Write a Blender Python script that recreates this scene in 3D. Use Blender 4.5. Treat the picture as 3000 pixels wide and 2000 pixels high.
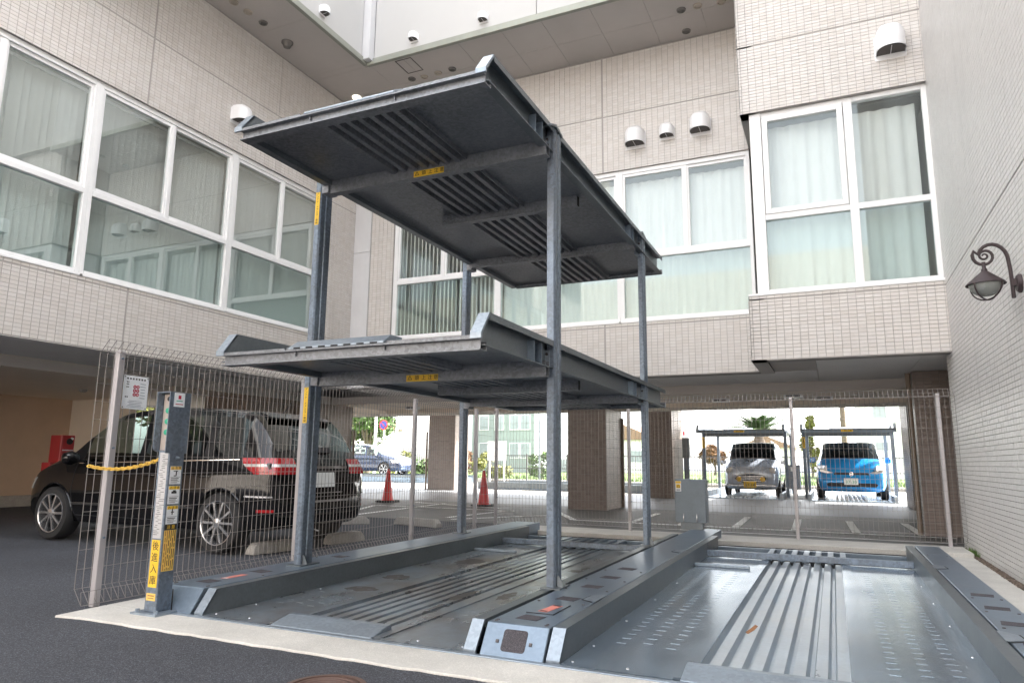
import bpy, bmesh, math, random
import numpy as np
from mathutils import Vector, Matrix
from math import sin, cos, pi, radians

random.seed(7); np.random.seed(7)
for o in list(bpy.data.objects): bpy.data.objects.remove(o)
scene = bpy.context.scene
COL = scene.collection

# ------------------------------------------------------------------ camera
cam = bpy.data.cameras.new('camera'); cam.lens = 24.527; cam.sensor_width = 36.0
cam.clip_start = 0.05; cam.clip_end = 600
cam_o = bpy.data.objects.new('camera', cam); COL.objects.link(cam_o)
_yaw, _pit, _rol = 0.427998, 0.169978, 0.0104784
_f = Vector((-sin(_yaw)*cos(_pit), cos(_yaw)*cos(_pit), sin(_pit)))
_r0 = Vector((cos(_yaw), sin(_yaw), 0)); _u0 = _r0.cross(_f)
_r = cos(_rol)*_r0 + sin(_rol)*_u0; _u = -sin(_rol)*_r0 + cos(_rol)*_u0
_m = Matrix((( _r.x, _u.x, -_f.x, 0), (_r.y, _u.y, -_f.y, 0), (_r.z, _u.z, -_f.z, 1.0), (0, 0, 0, 1)))
cam_o.matrix_world = _m
scene.camera = cam_o
CAM = Vector((0, 0, 1.0))

# ------------------------------------------------------------------ sky, sun, exposure
SUN_EL, SUN_AZ = radians(36), radians(52)
world = bpy.data.worlds.new('World'); scene.world = world; world.use_nodes = True
wn = world.node_tree.nodes; wl = world.node_tree.links; wn.clear()
sky = wn.new('ShaderNodeTexSky'); sky.sky_type = 'NISHITA'; sky.sun_disc = False
sky.sun_elevation = SUN_EL; sky.sun_rotation = SUN_AZ
sky.air_density = 1.0; sky.dust_density = 3.0; sky.ozone_density = 1.0
hs = wn.new('ShaderNodeHueSaturation'); hs.inputs['Saturation'].default_value = 0.22
bg = wn.new('ShaderNodeBackground'); bg.inputs['Strength'].default_value = 0.15
wo = wn.new('ShaderNodeOutputWorld')
wl.new(sky.outputs[0], hs.inputs['Color']); wl.new(hs.outputs[0], bg.inputs['Color']); wl.new(bg.outputs[0], wo.inputs['Surface'])
sd = bpy.data.lights.new('sun', 'SUN'); sd.energy = 3.0; sd.angle = radians(0.53); sd.color = (1.0, 0.95, 0.88)
so = bpy.data.objects.new('sun', sd); COL.objects.link(so)
sdir = Vector((sin(SUN_AZ)*cos(SUN_EL), cos(SUN_AZ)*cos(SUN_EL), sin(SUN_EL)))
so.rotation_euler = (-sdir).to_track_quat('-Z', 'Y').to_euler(); so.location = sdir*80
vs = scene.view_settings
vs.view_transform = 'Standard'; vs.look = 'None'; vs.gamma = 1.0; vs.use_curve_mapping = False
vs.exposure = 3.22
scene.render.engine = 'CYCLES'
scene.cycles.max_bounces = 8; scene.cycles.transparent_max_bounces = 16
scene.cycles.use_denoising = True
scene.cycles.sample_clamp_indirect = 8.0

# ------------------------------------------------------------------ materials
def nd(t, ty, **kw):
    n = t.nodes.new(ty)
    for k, v in kw.items(): setattr(n, k, v)
    return n

def M(name, col, rough=.5, metal=0., var=.12, vs=3., vcol=None, bump=0., bs=60., rv=.08, emit=0, coat=0, stretch=None, spec=.5, sub=None):
    m = bpy.data.materials.new(name); m.use_nodes = True; t = m.node_tree
    b = t.nodes['Principled BSDF']; L = t.links
    b.inputs['Roughness'].default_value = rough; b.inputs['Metallic'].default_value = metal
    b.inputs['Specular IOR Level'].default_value = spec
    if coat: b.inputs['Coat Weight'].default_value = coat; b.inputs['Coat Roughness'].default_value = .04
    tc = nd(t, 'ShaderNodeTexCoord'); src = tc.outputs['Object']
    if stretch:
        mp = nd(t, 'ShaderNodeMapping'); mp.inputs['Scale'].default_value = stretch; L.new(src, mp.inputs['Vector']); src = mp.outputs[0]
    n1 = nd(t, 'ShaderNodeTexNoise'); n1.inputs['Scale'].default_value = vs; n1.inputs['Detail'].default_value = 7; n1.inputs['Roughness'].default_value = .62
    L.new(src, n1.inputs['Vector'])
    mr = nd(t, 'ShaderNodeMapRange'); mr.inputs['From Min'].default_value = .3; mr.inputs['From Max'].default_value = .7
    L.new(n1.outputs['Fac'], mr.inputs['Value'])
    mx = nd(t, 'ShaderNodeMix', data_type='RGBA')
    c0 = [c*(1-var) for c in col]; c1 = [min(1, c*(1+var)) for c in col]
    if vcol: c0 = vcol; c1 = col
    mx.inputs[6].default_value = (*c0, 1); mx.inputs[7].default_value = (*c1, 1)
    L.new(mr.outputs[0], mx.inputs[0]); L.new(mx.outputs[2], b.inputs['Base Color'])
    if rv:
        mr2 = nd(t, 'ShaderNodeMapRange'); mr2.inputs['From Min'].default_value = .3; mr2.inputs['From Max'].default_value = .7
        mr2.inputs['To Min'].default_value = max(.02, rough-rv); mr2.inputs['To Max'].default_value = min(1, rough+rv)
        L.new(n1.outputs['Fac'], mr2.inputs['Value']); L.new(mr2.outputs[0], b.inputs['Roughness'])
    if bump:
        n2 = nd(t, 'ShaderNodeTexNoise'); n2.inputs['Scale'].default_value = bs; n2.inputs['Detail'].default_value = 4
        L.new(src, n2.inputs['Vector'])
        bp = nd(t, 'ShaderNodeBump'); bp.inputs['Strength'].default_value = min(1, bump*4); bp.inputs['Distance'].default_value = bump*.02
        L.new(n2.outputs['Fac'], bp.inputs['Height']); L.new(bp.outputs[0], b.inputs['Normal'])
    if emit:
        b.inputs['Emission Color'].default_value = (*col, 1); b.inputs['Emission Strength'].default_value = emit
    return m

def tile_mat(name, cols, joint_dirt=.0, rough=.42):
    """Every tile takes one of a few glaze shades from its own place on the wall grid."""
    m = bpy.data.materials.new(name); m.use_nodes = True; t = m.node_tree; L = t.links
    b = t.nodes['Principled BSDF']; b.inputs['Roughness'].default_value = rough
    g = nd(t, 'ShaderNodeNewGeometry')
    dv = nd(t, 'ShaderNodeVectorMath', operation='MULTIPLY'); dv.inputs[1].default_value = (10, 10, 20)
    fl = nd(t, 'ShaderNodeVectorMath', operation='FLOOR'); wnn = nd(t, 'ShaderNodeTexWhiteNoise')
    L.new(g.outputs['Position'], dv.inputs[0]); L.new(dv.outputs[0], fl.inputs[0]); L.new(fl.outputs[0], wnn.inputs['Vector'])
    cr = nd(t, 'ShaderNodeValToRGB'); cr.color_ramp.interpolation = 'LINEAR'
    e = cr.color_ramp.elements
    e[0].position = 0; e[0].color = (*cols[0], 1); e[1].position = 1; e[1].color = (*cols[-1], 1)
    for i, c in enumerate(cols[1:-1]):
        x = e.new((i+1)/(len(cols)-1)); x.color = (*c, 1)
    L.new(wnn.outputs['Value'], cr.inputs['Fac'])
    n1 = nd(t, 'ShaderNodeTexNoise'); n1.inputs['Scale'].default_value = .6; n1.inputs['Detail'].default_value = 6
    L.new(g.outputs['Position'], n1.inputs['Vector'])
    mr = nd(t, 'ShaderNodeMapRange'); mr.inputs['To Min'].default_value = .9; mr.inputs['To Max'].default_value = 1.06
    L.new(n1.outputs['Fac'], mr.inputs['Value'])
    n3 = nd(t, 'ShaderNodeTexNoise'); n3.inputs['Scale'].default_value = 1.0; n3.inputs['Detail'].default_value = 3
    mp = nd(t, 'ShaderNodeMapping'); mp.inputs['Scale'].default_value = (60, 60, 160); L.new(g.outputs['Position'], mp.inputs['Vector']); L.new(mp.outputs[0], n3.inputs['Vector'])
    mr3 = nd(t, 'ShaderNodeMapRange'); mr3.inputs['To Min'].default_value = .93; mr3.inputs['To Max'].default_value = 1.07
    L.new(n3.outputs['Fac'], mr3.inputs['Value'])
    n4 = nd(t, 'ShaderNodeTexNoise'); n4.inputs['Scale'].default_value = 1.0; n4.inputs['Detail'].default_value = 5; n4.inputs['Roughness'].default_value = .65
    mp4 = nd(t, 'ShaderNodeMapping'); mp4.inputs['Scale'].default_value = (5, 5, .35); L.new(g.outputs['Position'], mp4.inputs['Vector']); L.new(mp4.outputs[0], n4.inputs['Vector'])
    mr4 = nd(t, 'ShaderNodeMapRange'); mr4.inputs['From Min'].default_value = .55; mr4.inputs['From Max'].default_value = .8; mr4.inputs['To Min'].default_value = 1.0; mr4.inputs['To Max'].default_value = .88
    L.new(n4.outputs['Fac'], mr4.inputs['Value'])
    mm0 = nd(t, 'ShaderNodeMath', operation='MULTIPLY'); L.new(mr.outputs[0], mm0.inputs[0]); L.new(mr4.outputs[0], mm0.inputs[1])
    mm = nd(t, 'ShaderNodeMath', operation='MULTIPLY'); L.new(mm0.outputs[0], mm.inputs[0]); L.new(mr3.outputs[0], mm.inputs[1])
    sc = nd(t, 'ShaderNodeVectorMath', operation='SCALE'); L.new(cr.outputs[0], sc.inputs[0]); L.new(mm.outputs[0], sc.inputs['Scale'])
    L.new(sc.outputs[0], b.inputs['Base Color'])
    bp = nd(t, 'ShaderNodeBump'); bp.inputs['Strength'].default_value = .25; bp.inputs['Distance'].default_value = .002
    L.new(n3.outputs['Fac'], bp.inputs['Height']); L.new(bp.outputs[0], b.inputs['Normal'])
    return m

def glass_mat(name, tint, boost=.05, rough=.0, ior=1.5):
    m = bpy.data.materials.new(name); m.use_nodes = True; t = m.node_tree; L = t.links
    t.nodes.remove(t.nodes['Principled BSDF']); out = t.nodes['Material Output']
    tr = nd(t, 'ShaderNodeBsdfTransparent'); tr.inputs[0].default_value = (*tint, 1)
    gl = nd(t, 'ShaderNodeBsdfGlossy'); gl.inputs['Roughness'].default_value = rough; gl.inputs[0].default_value = (.95, 1, .98, 1)
    lw = nd(t, 'ShaderNodeLayerWeight'); lw.inputs['Blend'].default_value = .5
    pw = nd(t, 'ShaderNodeMath', operation='POWER'); pw.inputs[1].default_value = 3; L.new(lw.outputs['Facing'], pw.inputs[0])
    ad = nd(t, 'ShaderNodeMath', operation='MULTIPLY_ADD'); ad.inputs[1].default_value = .9-boost; ad.inputs[2].default_value = boost; L.new(pw.outputs[0], ad.inputs[0])
    mx = nd(t, 'ShaderNodeMixShader'); L.new(ad.outputs[0], mx.inputs[0]); L.new(tr.outputs[0], mx.inputs[1]); L.new(gl.outputs[0], mx.inputs[2])
    L.new(mx.outputs[0], out.inputs['Surface']); return m

def cloth_mat(name, col, trans=.35):
    m = bpy.data.materials.new(name); m.use_nodes = True; t = m.node_tree; L = t.links
    t.nodes.remove(t.nodes['Principled BSDF']); out = t.nodes['Material Output']
    tc = nd(t, 'ShaderNodeTexCoord'); n = nd(t, 'ShaderNodeTexNoise'); n.inputs['Scale'].default_value = 4
    L.new(tc.outputs['Object'], n.inputs['Vector'])
    mx0 = nd(t, 'ShaderNodeMix', data_type='RGBA'); mx0.inputs[6].default_value = (*[c*.93 for c in col], 1); mx0.inputs[7].default_value = (*col, 1)
    L.new(n.outputs['Fac'], mx0.inputs[0])
    d = nd(t, 'ShaderNodeBsdfDiffuse'); tl = nd(t, 'ShaderNodeBsdfTranslucent')
    L.new(mx0.outputs[2], d.inputs[0]); L.new(mx0.outputs[2], tl.inputs[0])
    mx = nd(t, 'ShaderNodeMixShader'); mx.inputs[0].default_value = trans
    L.new(d.outputs[0], mx.inputs[1]); L.new(tl.outputs[0], mx.inputs[2]); L.new(mx.outputs[0], out.inputs['Surface']); return m

def galv(name, col, rough=.36, metal=.6, dirt=None, dirt_amt=.0, spang=.10, rv=.06, vs=2.2, stretch=None, var=.14):
    m = M(name, col, rough, metal, var=var, vs=vs, rv=rv, bump=0, stretch=stretch)
    t = m.node_tree; L = t.links; b = t.nodes['Principled BSDF']
    src = b.inputs['Base Color'].links[0].from_socket
    tc = nd(t, 'ShaderNodeTexCoord'); v = nd(t, 'ShaderNodeTexVoronoi'); v.inputs['Scale'].default_value = 55
    L.new(tc.outputs['Object'], v.inputs['Vector'])
    sp = nd(t, 'ShaderNodeSeparateColor'); L.new(v.outputs['Color'], sp.inputs[0])
    mr = nd(t, 'ShaderNodeMapRange'); mr.inputs['To Min'].default_value = 1-spang; mr.inputs['To Max'].default_value = 1+spang
    L.new(sp.outputs[0], mr.inputs['Value'])
    sc = nd(t, 'ShaderNodeVectorMath', operation='SCALE'); L.new(src, sc.inputs[0]); L.new(mr.outputs[0], sc.inputs['Scale'])
    res = sc.outputs[0]
    if dirt:
        n = nd(t, 'ShaderNodeTexNoise'); n.inputs['Scale'].default_value = 1.3; n.inputs['Detail'].default_value = 9; n.inputs['Roughness'].default_value = .7
        L.new(tc.outputs['Object'], n.inputs['Vector'])
        r = nd(t, 'ShaderNodeMapRange'); r.inputs['From Min'].default_value = .42; r.inputs['From Max'].default_value = .68; r.inputs['To Max'].default_value = dirt_amt
        L.new(n.outputs['Fac'], r.inputs['Value'])
        mx = nd(t, 'ShaderNodeMix', data_type='RGBA'); mx.inputs[7].default_value = (*dirt, 1)
        L.new(r.outputs[0], mx.inputs[0]); L.new(res, mx.inputs[6]); res = mx.outputs[2]
    L.new(res, b.inputs['Base Color']); return m

def speckle(name, col, rough, s1=220, amt=.5, vs=1.2, var=.18, bump=.3, light=None):
    """asphalt / concrete: big soft patches and small aggregate"""
    m = M(name, col, rough, 0, var=var, vs=vs, rv=.06, bump=bump, bs=s1)
    t = m.node_tree; L = t.links; b = t.nodes['Principled BSDF']; src = b.inputs['Base Color'].links[0].from_socket
    tc = nd(t, 'ShaderNodeTexCoord'); v = nd(t, 'ShaderNodeTexVoronoi'); v.inputs['Scale'].default_value = s1
    L.new(tc.outputs['Object'], v.inputs['Vector']); sp = nd(t, 'ShaderNodeSeparateColor'); L.new(v.outputs['Color'], sp.inputs[0])
    pw = nd(t, 'ShaderNodeMath', operation='POWER'); pw.inputs[1].default_value = 3; L.new(sp.outputs[0], pw.inputs[0])
    mr = nd(t, 'ShaderNodeMapRange'); mr.inputs['To Min'].default_value = 1-amt*.3; mr.inputs['To Max'].default_value = 1+amt
    L.new(pw.outputs[0], mr.inputs['Value'])
    sc = nd(t, 'ShaderNodeVectorMath', operation='SCALE'); L.new(src, sc.inputs[0]); L.new(mr.outputs[0], sc.inputs['Scale'])
    L.new(sc.outputs[0], b.inputs['Base Color']); return m

mt = {}
mt['tile'] = tile_mat('beige wall tile', [(.61, .572, .535), (.635, .597, .562), (.645, .61, .577), (.665, .635, .605), (.625, .592, .565)])
mt['tile_r'] = tile_mat('pale wall tile', [(.635, .62, .605), (.65, .635, .62), (.66, .645, .63), (.675, .66, .645)])
mt['tile_d'] = tile_mat('brown pillar tile', [(.20, .155, .13), (.23, .182, .156), (.25, .20, .172), (.22, .175, .15)])
mt['mortar'] = M('tile joint mortar', (.37, .35, .33), .9, var=.10, bump=.1)
mt['mortar_d'] = M('dark joint mortar', (.15, .125, .115), .9, var=.15)
mt['white_wall'] = M('white cladding panel', (.50, .495, .485), .55, var=.03, vs=1.)
mt['soffit'] = M('soffit board', (.50, .465, .44), .8, var=.05, vs=1.5)
mt['soffit_lo'] = M('ground floor soffit board', (.80, .78, .76), .8, var=.04, vs=1.5)
mt['ceil'] = M('beige ceiling', (.80, .70, .58), .85, var=.05, vs=1.)
mt['beige'] = M('beige plaster wall', (.58, .43, .31), .85, var=.10, vs=1.)
mt['dark_gap'] = M('gap shade and seam black', (.02, .02, .02), .9, var=.1)
mt['alu'] = M('white window frame', (.80, .80, .80), .35, var=.03, rv=.03)
mt['alu_s'] = M('grey aluminium', (.52, .51, .50), .4, .3, var=.05)
mt['cover'] = M('expansion joint cover', (.60, .60, .61), .45, var=.04)
mt['glass'] = glass_mat('window glass', (.955, .975, .97), .045)
mt['glass_low'] = glass_mat('greenish lower glass', (.90, .95, .945), .045)
mt['glass_l'] = glass_mat('reflective upper glass', (.955, .975, .97), .17)
mt['glass_low_l'] = glass_mat('reflective lower glass', (.90, .95, .945), .13)
mt['blind_l'] = cloth_mat('grey vertical blind slat', (.60, .61, .60), .15)
mt['curtain'] = cloth_mat('sheer curtain', (.86, .87, .86), .25)
mt['blind'] = cloth_mat('vertical blind slat', (.80, .80, .78), .15)
mt['room'] = M('room interior', (.42, .41, .39), .9, var=.05)
mt['galv'] = galv('galvanised steel', (.195, .25, .315), .36, .55, spang=.06)
mt['post'] = galv('post steel', (.165, .208, .265), .42, .45, spang=.2, vs=9, stretch=(1, 1, .18), var=.26, dirt=(.13, .13, .135), dirt_amt=.5)
mt['galv_l'] = galv('bright galvanised steel', (.28, .33, .385), .36, .5)
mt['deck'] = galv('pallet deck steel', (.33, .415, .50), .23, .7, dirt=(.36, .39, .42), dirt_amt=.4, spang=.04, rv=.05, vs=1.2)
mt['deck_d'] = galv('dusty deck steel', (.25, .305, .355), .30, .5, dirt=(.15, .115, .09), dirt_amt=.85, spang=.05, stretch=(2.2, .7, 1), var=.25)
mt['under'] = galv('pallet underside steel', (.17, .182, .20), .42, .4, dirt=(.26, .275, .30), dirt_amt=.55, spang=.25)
mt['fin'] = galv('pallet rail steel', (.155, .178, .195), .38, .5, spang=.06)
mt['rib'] = galv('ribbed centre sheet', (.46, .52, .57), .33, .45, dirt=(.62, .62, .6), dirt_amt=.4, spang=.04)
mt['grip'] = speckle('anti slip pad', (.075, .07, .08), .95, 300, .7)
mt['black'] = M('black rubber', (.018, .018, .02), .7, var=.2)
mt['shadow'] = M('pit concrete painted in shade', (.05, .05, .05), .9, var=.2)  # near-black colour puts the pit's inner shade into the concrete
mt['bolt'] = M('bright bolt head', (.75, .77, .8), .25, .7, var=.05)
mt['bolt_d'] = M('dark bolt head', (.09, .08, .08), .5, .5, var=.2)
mt['yellow'] = M('yellow sticker', (.80, .50, .03), .5, var=.04)
mt['yellow2'] = M('faded yellow sticker', (.80, .52, .12), .5, var=.06)
mt['ink'] = M('black print', (.02, .02, .02), .6, var=.05)
mt['red_ink'] = M('red print', (.45, .02, .06), .6, var=.05)
mt['white_st'] = M('white sticker', (.76, .79, .82), .45, var=.03)
mt['red_st'] = M('faded red sticker', (.72, .25, .2), .5, var=.1, vs=30)
mt['green_b'] = M('green push button', (.02, .33, .2), .35, var=.05)
mt['chain'] = M('yellow plastic chain', (.70, .44, .07), .5, var=.1)
mt['cone'] = M('red cone plastic', (.62, .03, .03), .45, var=.08)
mt['fence'] = M('fence wire coating', (.27, .25, .24), .45, .2, var=.08)
mt['fpost'] = M('fence post aluminium', (.44, .42, .43), .42, .35, var=.06, vs=2)
mt['asphalt'] = speckle('asphalt', (.062, .066, .078), .85, 190, 1.1, vs=1.1, bump=.5)
mt['concrete'] = speckle('concrete kerb', (.56, .54, .50), .85, 120, .12, vs=2.2, var=.14, bump=.2)
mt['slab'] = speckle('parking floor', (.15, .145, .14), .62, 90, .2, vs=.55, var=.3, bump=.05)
mt['slab_l'] = speckle('pale floor', (.15, .155, .165), .5, 80, .15, vs=.5, var=.25, bump=.05)
mt['paint'] = M('white road paint', (.88, .88, .86), .7, var=.07, vs=9)
mt['stop'] = speckle('wheel stop concrete', (.36, .34, .31), .9, 90, .15, vs=4)
mt['gravel'] = speckle('brown gravel', (.15, .115, .09), .95, 60, .9, vs=8, var=.4)
mt['hood'] = M('white vent hood', (.82, .82, .83), .35, var=.03)
mt['vent_in'] = M('vent inside', (.10, .09, .085), .8, var=.2)
mt['bronze'] = M('bronze lamp metal', (.055, .04, .042), .5, .3, var=.2, vs=30)
mt['lampglass'] = M('frosted lamp glass', (.24, .25, .235), .3, var=.06)
mt['redbox'] = M('fire box red', (.42, .03, .035), .4, var=.05)
mt['lit'] = M('lit ceiling lamp', (1, .93, .8), .5, var=0, rv=0, emit=.25)
mt['rust'] = M('rust', (.33, .15, .06), .8, var=.5, vs=40)

# ------------------------------------------------------------------ mesh builder
class MB:
    def __init__(s): s.v = []; s.f = []; s.m = []; s.sm = []
    def add(s, vs, fs, m=0, smooth=False):
        o = len(s.v); s.v += [tuple(v) for v in vs]; s.f += [tuple(i+o for i in f) for f in fs]; s.m += [m]*len(fs); s.sm += [smooth]*len(fs)
        return s
    def box(s, x0, x1, y0, y1, z0, z1, m=0):
        if x0 > x1: x0, x1 = x1, x0
        if y0 > y1: y0, y1 = y1, y0
        if z0 > z1: z0, z1 = z1, z0
        v = [(x0,y0,z0),(x1,y0,z0),(x1,y1,z0),(x0,y1,z0),(x0,y0,z1),(x1,y0,z1),(x1,y1,z1),(x0,y1,z1)]
        return s.add(v, [(0,3,2,1),(4,5,6,7),(0,1,5,4),(1,2,6,5),(2,3,7,6),(3,0,4,7)], m)
    def obox(s, c, ax, ay, az, m=0):
        c = Vector(c); ax = Vector(ax); ay = Vector(ay); az = Vector(az)
        v = [c+sx*ax+sy*ay+sz*az for sz in (-1,1) for sx,sy in ((-1,-1),(1,-1),(1,1),(-1,1))]
        return s.add(v, [(0,3,2,1),(4,5,6,7),(0,1,5,4),(1,2,6,5),(2,3,7,6),(3,0,4,7)], m)
    def prism(s, poly, axis, a, b, m=0):
        """poly: 2D points; extruded from a to b along axis. x: (y,z), y: (x,z), z: (x,y)"""
        def P(p, t): return {'x': (t, p[0], p[1]), 'y': (p[0], t, p[1]), 'z': (p[0], p[1], t)}[axis]
        n = len(poly); v = [P(p, a) for p in poly]+[P(p, b) for p in poly]
        return s.add(v, [tuple(range(n-1,-1,-1)), tuple(range(n,2*n))]+[(i,(i+1)%n,n+(i+1)%n,n+i) for i in range(n)], m)
    def tube(s, pts, r, n=6, m=0, cap=True, smooth=True):
        pts = [Vector(p) for p in pts]; k = len(pts); rs = r if isinstance(r, (list, tuple)) else [r]*k
        vs = []; up = None
        for i, p in enumerate(pts):
            d = (pts[min(i+1,k-1)]-pts[max(i-1,0)]).normalized()
            if up is None:
                up = Vector((0,0,1)) if abs(d.z) < .9 else Vector((1,0,0))
            a = d.cross(up).normalized(); b = a.cross(d).normalized(); up = b
            for j in range(n):
                t = 2*pi*j/n+pi/n; vs.append(p+a*cos(t)*rs[i]+b*sin(t)*rs[i])
        fs = [(i*n+j, i*n+(j+1)%n, (i+1)*n+(j+1)%n, (i+1)*n+j) for i in range(k-1) for j in range(n)]
        s.add(vs, fs, m, smooth)
        if cap: s.add([vs[j] for j in range(n)]+[vs[(k-1)*n+j] for j in range(n)], [tuple(range(n-1,-1,-1)), tuple(range(n,2*n))], m)
        return s
    def lathe(s, prof, c, n=24, m=0, axis='z', smooth=True, a0=0, a1=2*pi):
        """prof: (radius, height) pairs round an axis through c"""
        full = abs(a1-a0-2*pi) < 1e-6; k = n if full else n+1; vs = []
        for r, h in prof:
            for j in range(k):
                t = a0+(a1-a0)*j/n; x, y = r*cos(t), r*sin(t)
                vs.append({'z': (c[0]+x, c[1]+y, c[2]+h), 'y': (c[0]+x, c[1]+h, c[2]+y), 'x': (c[0]+h, c[1]+x, c[2]+y)}[axis])
        fs = [(i*k+j, i*k+(j+1)%k, (i+1)*k+(j+1)%k, (i+1)*k+j) for i in range(len(prof)-1) for j in range(n)]
        return s.add(vs, fs, m, smooth)
    def sheet(s, poly, y0, y1, t=.004, m=0):
        """open (x,z) profile swept along y, with thickness t downwards"""
        n = len(poly)
        v = [(x,y,z) for y in (y0,y1) for x,z in poly]+[(x,y,z-t) for y in (y0,y1) for x,z in poly]
        f = []
        for i in range(n-1):
            f += [(i,i+1,n+i+1,n+i), (2*n+i+1,2*n+i,3*n+i,3*n+i+1), (i+1,i,2*n+i,2*n+i+1), (n+i,n+i+1,3*n+i+1,3*n+i)]
        f += [(0,n,3*n,2*n), (n-1,2*n+n-1,3*n+n-1,2*n-1)]
        return s.add(v, f, m)
    def mesh(s, me, mat4, m=0):
        return s.add([mat4 @ v.co for v in me.vertices], [tuple(p.vertices) for p in me.polygons], m)
    def build(s, name, mats, parent=None, bev=0., recalc=True, **props):
        me = bpy.data.meshes.new(name); me.from_pydata(s.v, [], s.f)
        if not isinstance(mats, (list, tuple)): mats = [mats]
        for q in mats: me.materials.append(mt[q] if isinstance(q, str) else q)
        me.polygons.foreach_set('material_index', s.m); me.polygons.foreach_set('use_smooth', s.sm)
        if bev or recalc:
            bm = bmesh.new(); bm.from_mesh(me)
            if recalc: bmesh.ops.recalc_face_normals(bm, faces=bm.faces)
            if bev:
                ed = [e for e in bm.edges if len(e.link_faces) == 2 and e.calc_face_angle(0) > .5]
                bmesh.ops.bevel(bm, geom=ed, offset=bev, segments=1, affect='EDGES', clamp_overlap=True)
            bm.to_mesh(me); bm.free()
        if any(s.sm): me.set_sharp_from_angle(angle=radians(38))
        me.update()
        o = bpy.data.objects.new(name, me); COL.objects.link(o); attach(o, parent)
        for k, v in props.items(): o[k] = v
        return o

def attach(o, parent):
    if parent is not None:
        o.parent = parent; o.matrix_parent_inverse = WM(parent).inverted()

def WM(o):
    m = o.matrix_basis.copy()
    if o.parent: m = WM(o.parent) @ o.matrix_parent_inverse @ m
    return m

def thing(name, label, cat, loc=(0,0,0), group=None, rz=0):
    o = bpy.data.objects.new(name, None); COL.objects.link(o); o.location = loc; o.rotation_euler = (0,0,rz); o.empty_display_size = .1
    o['label'] = label; o['category'] = cat
    if group: o['group'] = group
    return o

def tag(o, label, cat, group=None):
    o['label'] = label; o['category'] = cat
    if group: o['group'] = group
    return o

def struct(o, kind='structure'):
    o['kind'] = kind; return o

def copy_tree(o, parent=None):
    c = o.copy(); COL.objects.link(c)
    if parent: c.parent = parent
    for ch in [x for x in bpy.data.objects if x.parent == o]: copy_tree(ch, c)
    return c

def text_me(body, size, extrude=.0005, sx=1.):
    cu = bpy.data.curves.new('lettering', 'FONT'); cu.body = body; cu.size = size; cu.align_x = 'CENTER'; cu.align_y = 'CENTER'
    cu.extrude = extrude; cu.resolution_u = 2; cu.space_line = .95
    o = bpy.data.objects.new('lettering', cu); COL.objects.link(o)
    dg = bpy.context.evaluated_depsgraph_get(); me = bpy.data.meshes.new_from_object(o.evaluated_get(dg))
    bpy.data.objects.remove(o); bpy.data.curves.remove(cu); return me

def sticker(name, c, u, v, w, h, bgm, items=(), bars=(), parent=None, t=.0015, **props):
    """flat printed label: centre c, unit directions u (right) and v (up); items: (text, size, du, dv, material); bars: (du, dv, w, h, material)"""
    c = Vector(c); u = Vector(u).normalized(); v = Vector(v).normalized(); n = u.cross(v)
    mats = [bgm]; mb = MB(); mb.obox(c+n*t/2, u*w/2, v*h/2, n*t/2, 0)
    def mi(x):
        if x not in mats: mats.append(x)
        return mats.index(x)
    rot = Matrix((u, v, n)).transposed().to_4x4()
    for tx, size, du, dv, m in items:
        me = text_me(tx, size); mb.mesh(me, Matrix.Translation(c+u*du+v*dv+n*(t+.0008)) @ rot, mi(m))
    for du, dv, bw, bh, m in bars:
        mb.obox(c+u*du+v*dv+n*(t+.0004), u*bw/2, v*bh/2, n*.0004, mi(m))
    return mb.build(name, mats, parent, **props)
# ================================================================== GROUND
PX0, PX1, PY0, PY1 = -4.25, .985, 3.48, 9.42          # the machine pit
def ground_sheet():
    mb = MB(); X0, X1, Y0, Y1 = -160, 160, -60, 260; z = -.012
    for a, b, c, d in ((X0, PX0, Y0, Y1), (PX1, X1, Y0, Y1), (PX0, PX1, Y0, PY0), (PX0, PX1, PY1, Y1)):
        mb.add([(a,c,z),(b,c,z),(b,d,z),(a,d,z)], [(0,1,2,3)])
    return struct(mb.build('asphalt_ground', 'asphalt', recalc=False))
ground_sheet()
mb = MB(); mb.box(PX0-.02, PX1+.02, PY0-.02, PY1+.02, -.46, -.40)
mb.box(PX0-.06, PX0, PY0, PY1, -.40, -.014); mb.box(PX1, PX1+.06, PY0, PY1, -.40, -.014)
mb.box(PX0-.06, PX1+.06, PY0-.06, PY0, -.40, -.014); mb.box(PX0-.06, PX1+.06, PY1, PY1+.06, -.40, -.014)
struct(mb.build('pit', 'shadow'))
# concrete apron round the pit (front edge slightly uneven)
def ragged(x0, x1, y, amp, n, seed):
    r = random.Random(seed); return [(x0+(x1-x0)*i/n, y+r.uniform(-amp, amp)) for i in range(n+1)]
mb = MB()
fr = [(-4.60, 3.07)]+ragged(-4.40, 1.36, 3.105, .010, 60, 3)
poly = fr+[(1.36, 3.435), (-4.62, 3.435)]
mb.prism(poly, 'z', -.05, 0)
left = [(-4.62, 3.437), (-4.255, 3.437), (-4.255, 10.3), (-4.66, 10.3)]
mb.prism(left, 'z', -.05, 0)
mb.box(PX1+.005, 1.36, 3.437, 10.3, -.05, 0)
mb.box(-4.255, 1.36, PY1+.005, 10.15, -.05, .045)
struct(mb.build('concrete_apron', 'concrete', bev=.006))
mb = MB(); mb.box(-4.25, PX1, 3.437, 3.478, -.06, .003)
struct(mb.build('pit_edge_angle', 'galv_l', bev=.003))
mb = MB(); rr = random.Random(5)
for i in range(2600):
    x = rr.uniform(1.363, 1.423); y = rr.uniform(4.8, 10.4); s = rr.uniform(.006, .017); a = rr.uniform(0, 3)
    mb.obox((x, y, -.006+s*.4), (s*cos(a), s*sin(a), 0), (-s*sin(a)*.8, s*cos(a)*.8, rr.uniform(-.004, .004)), (0, 0, s*.55))
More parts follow.
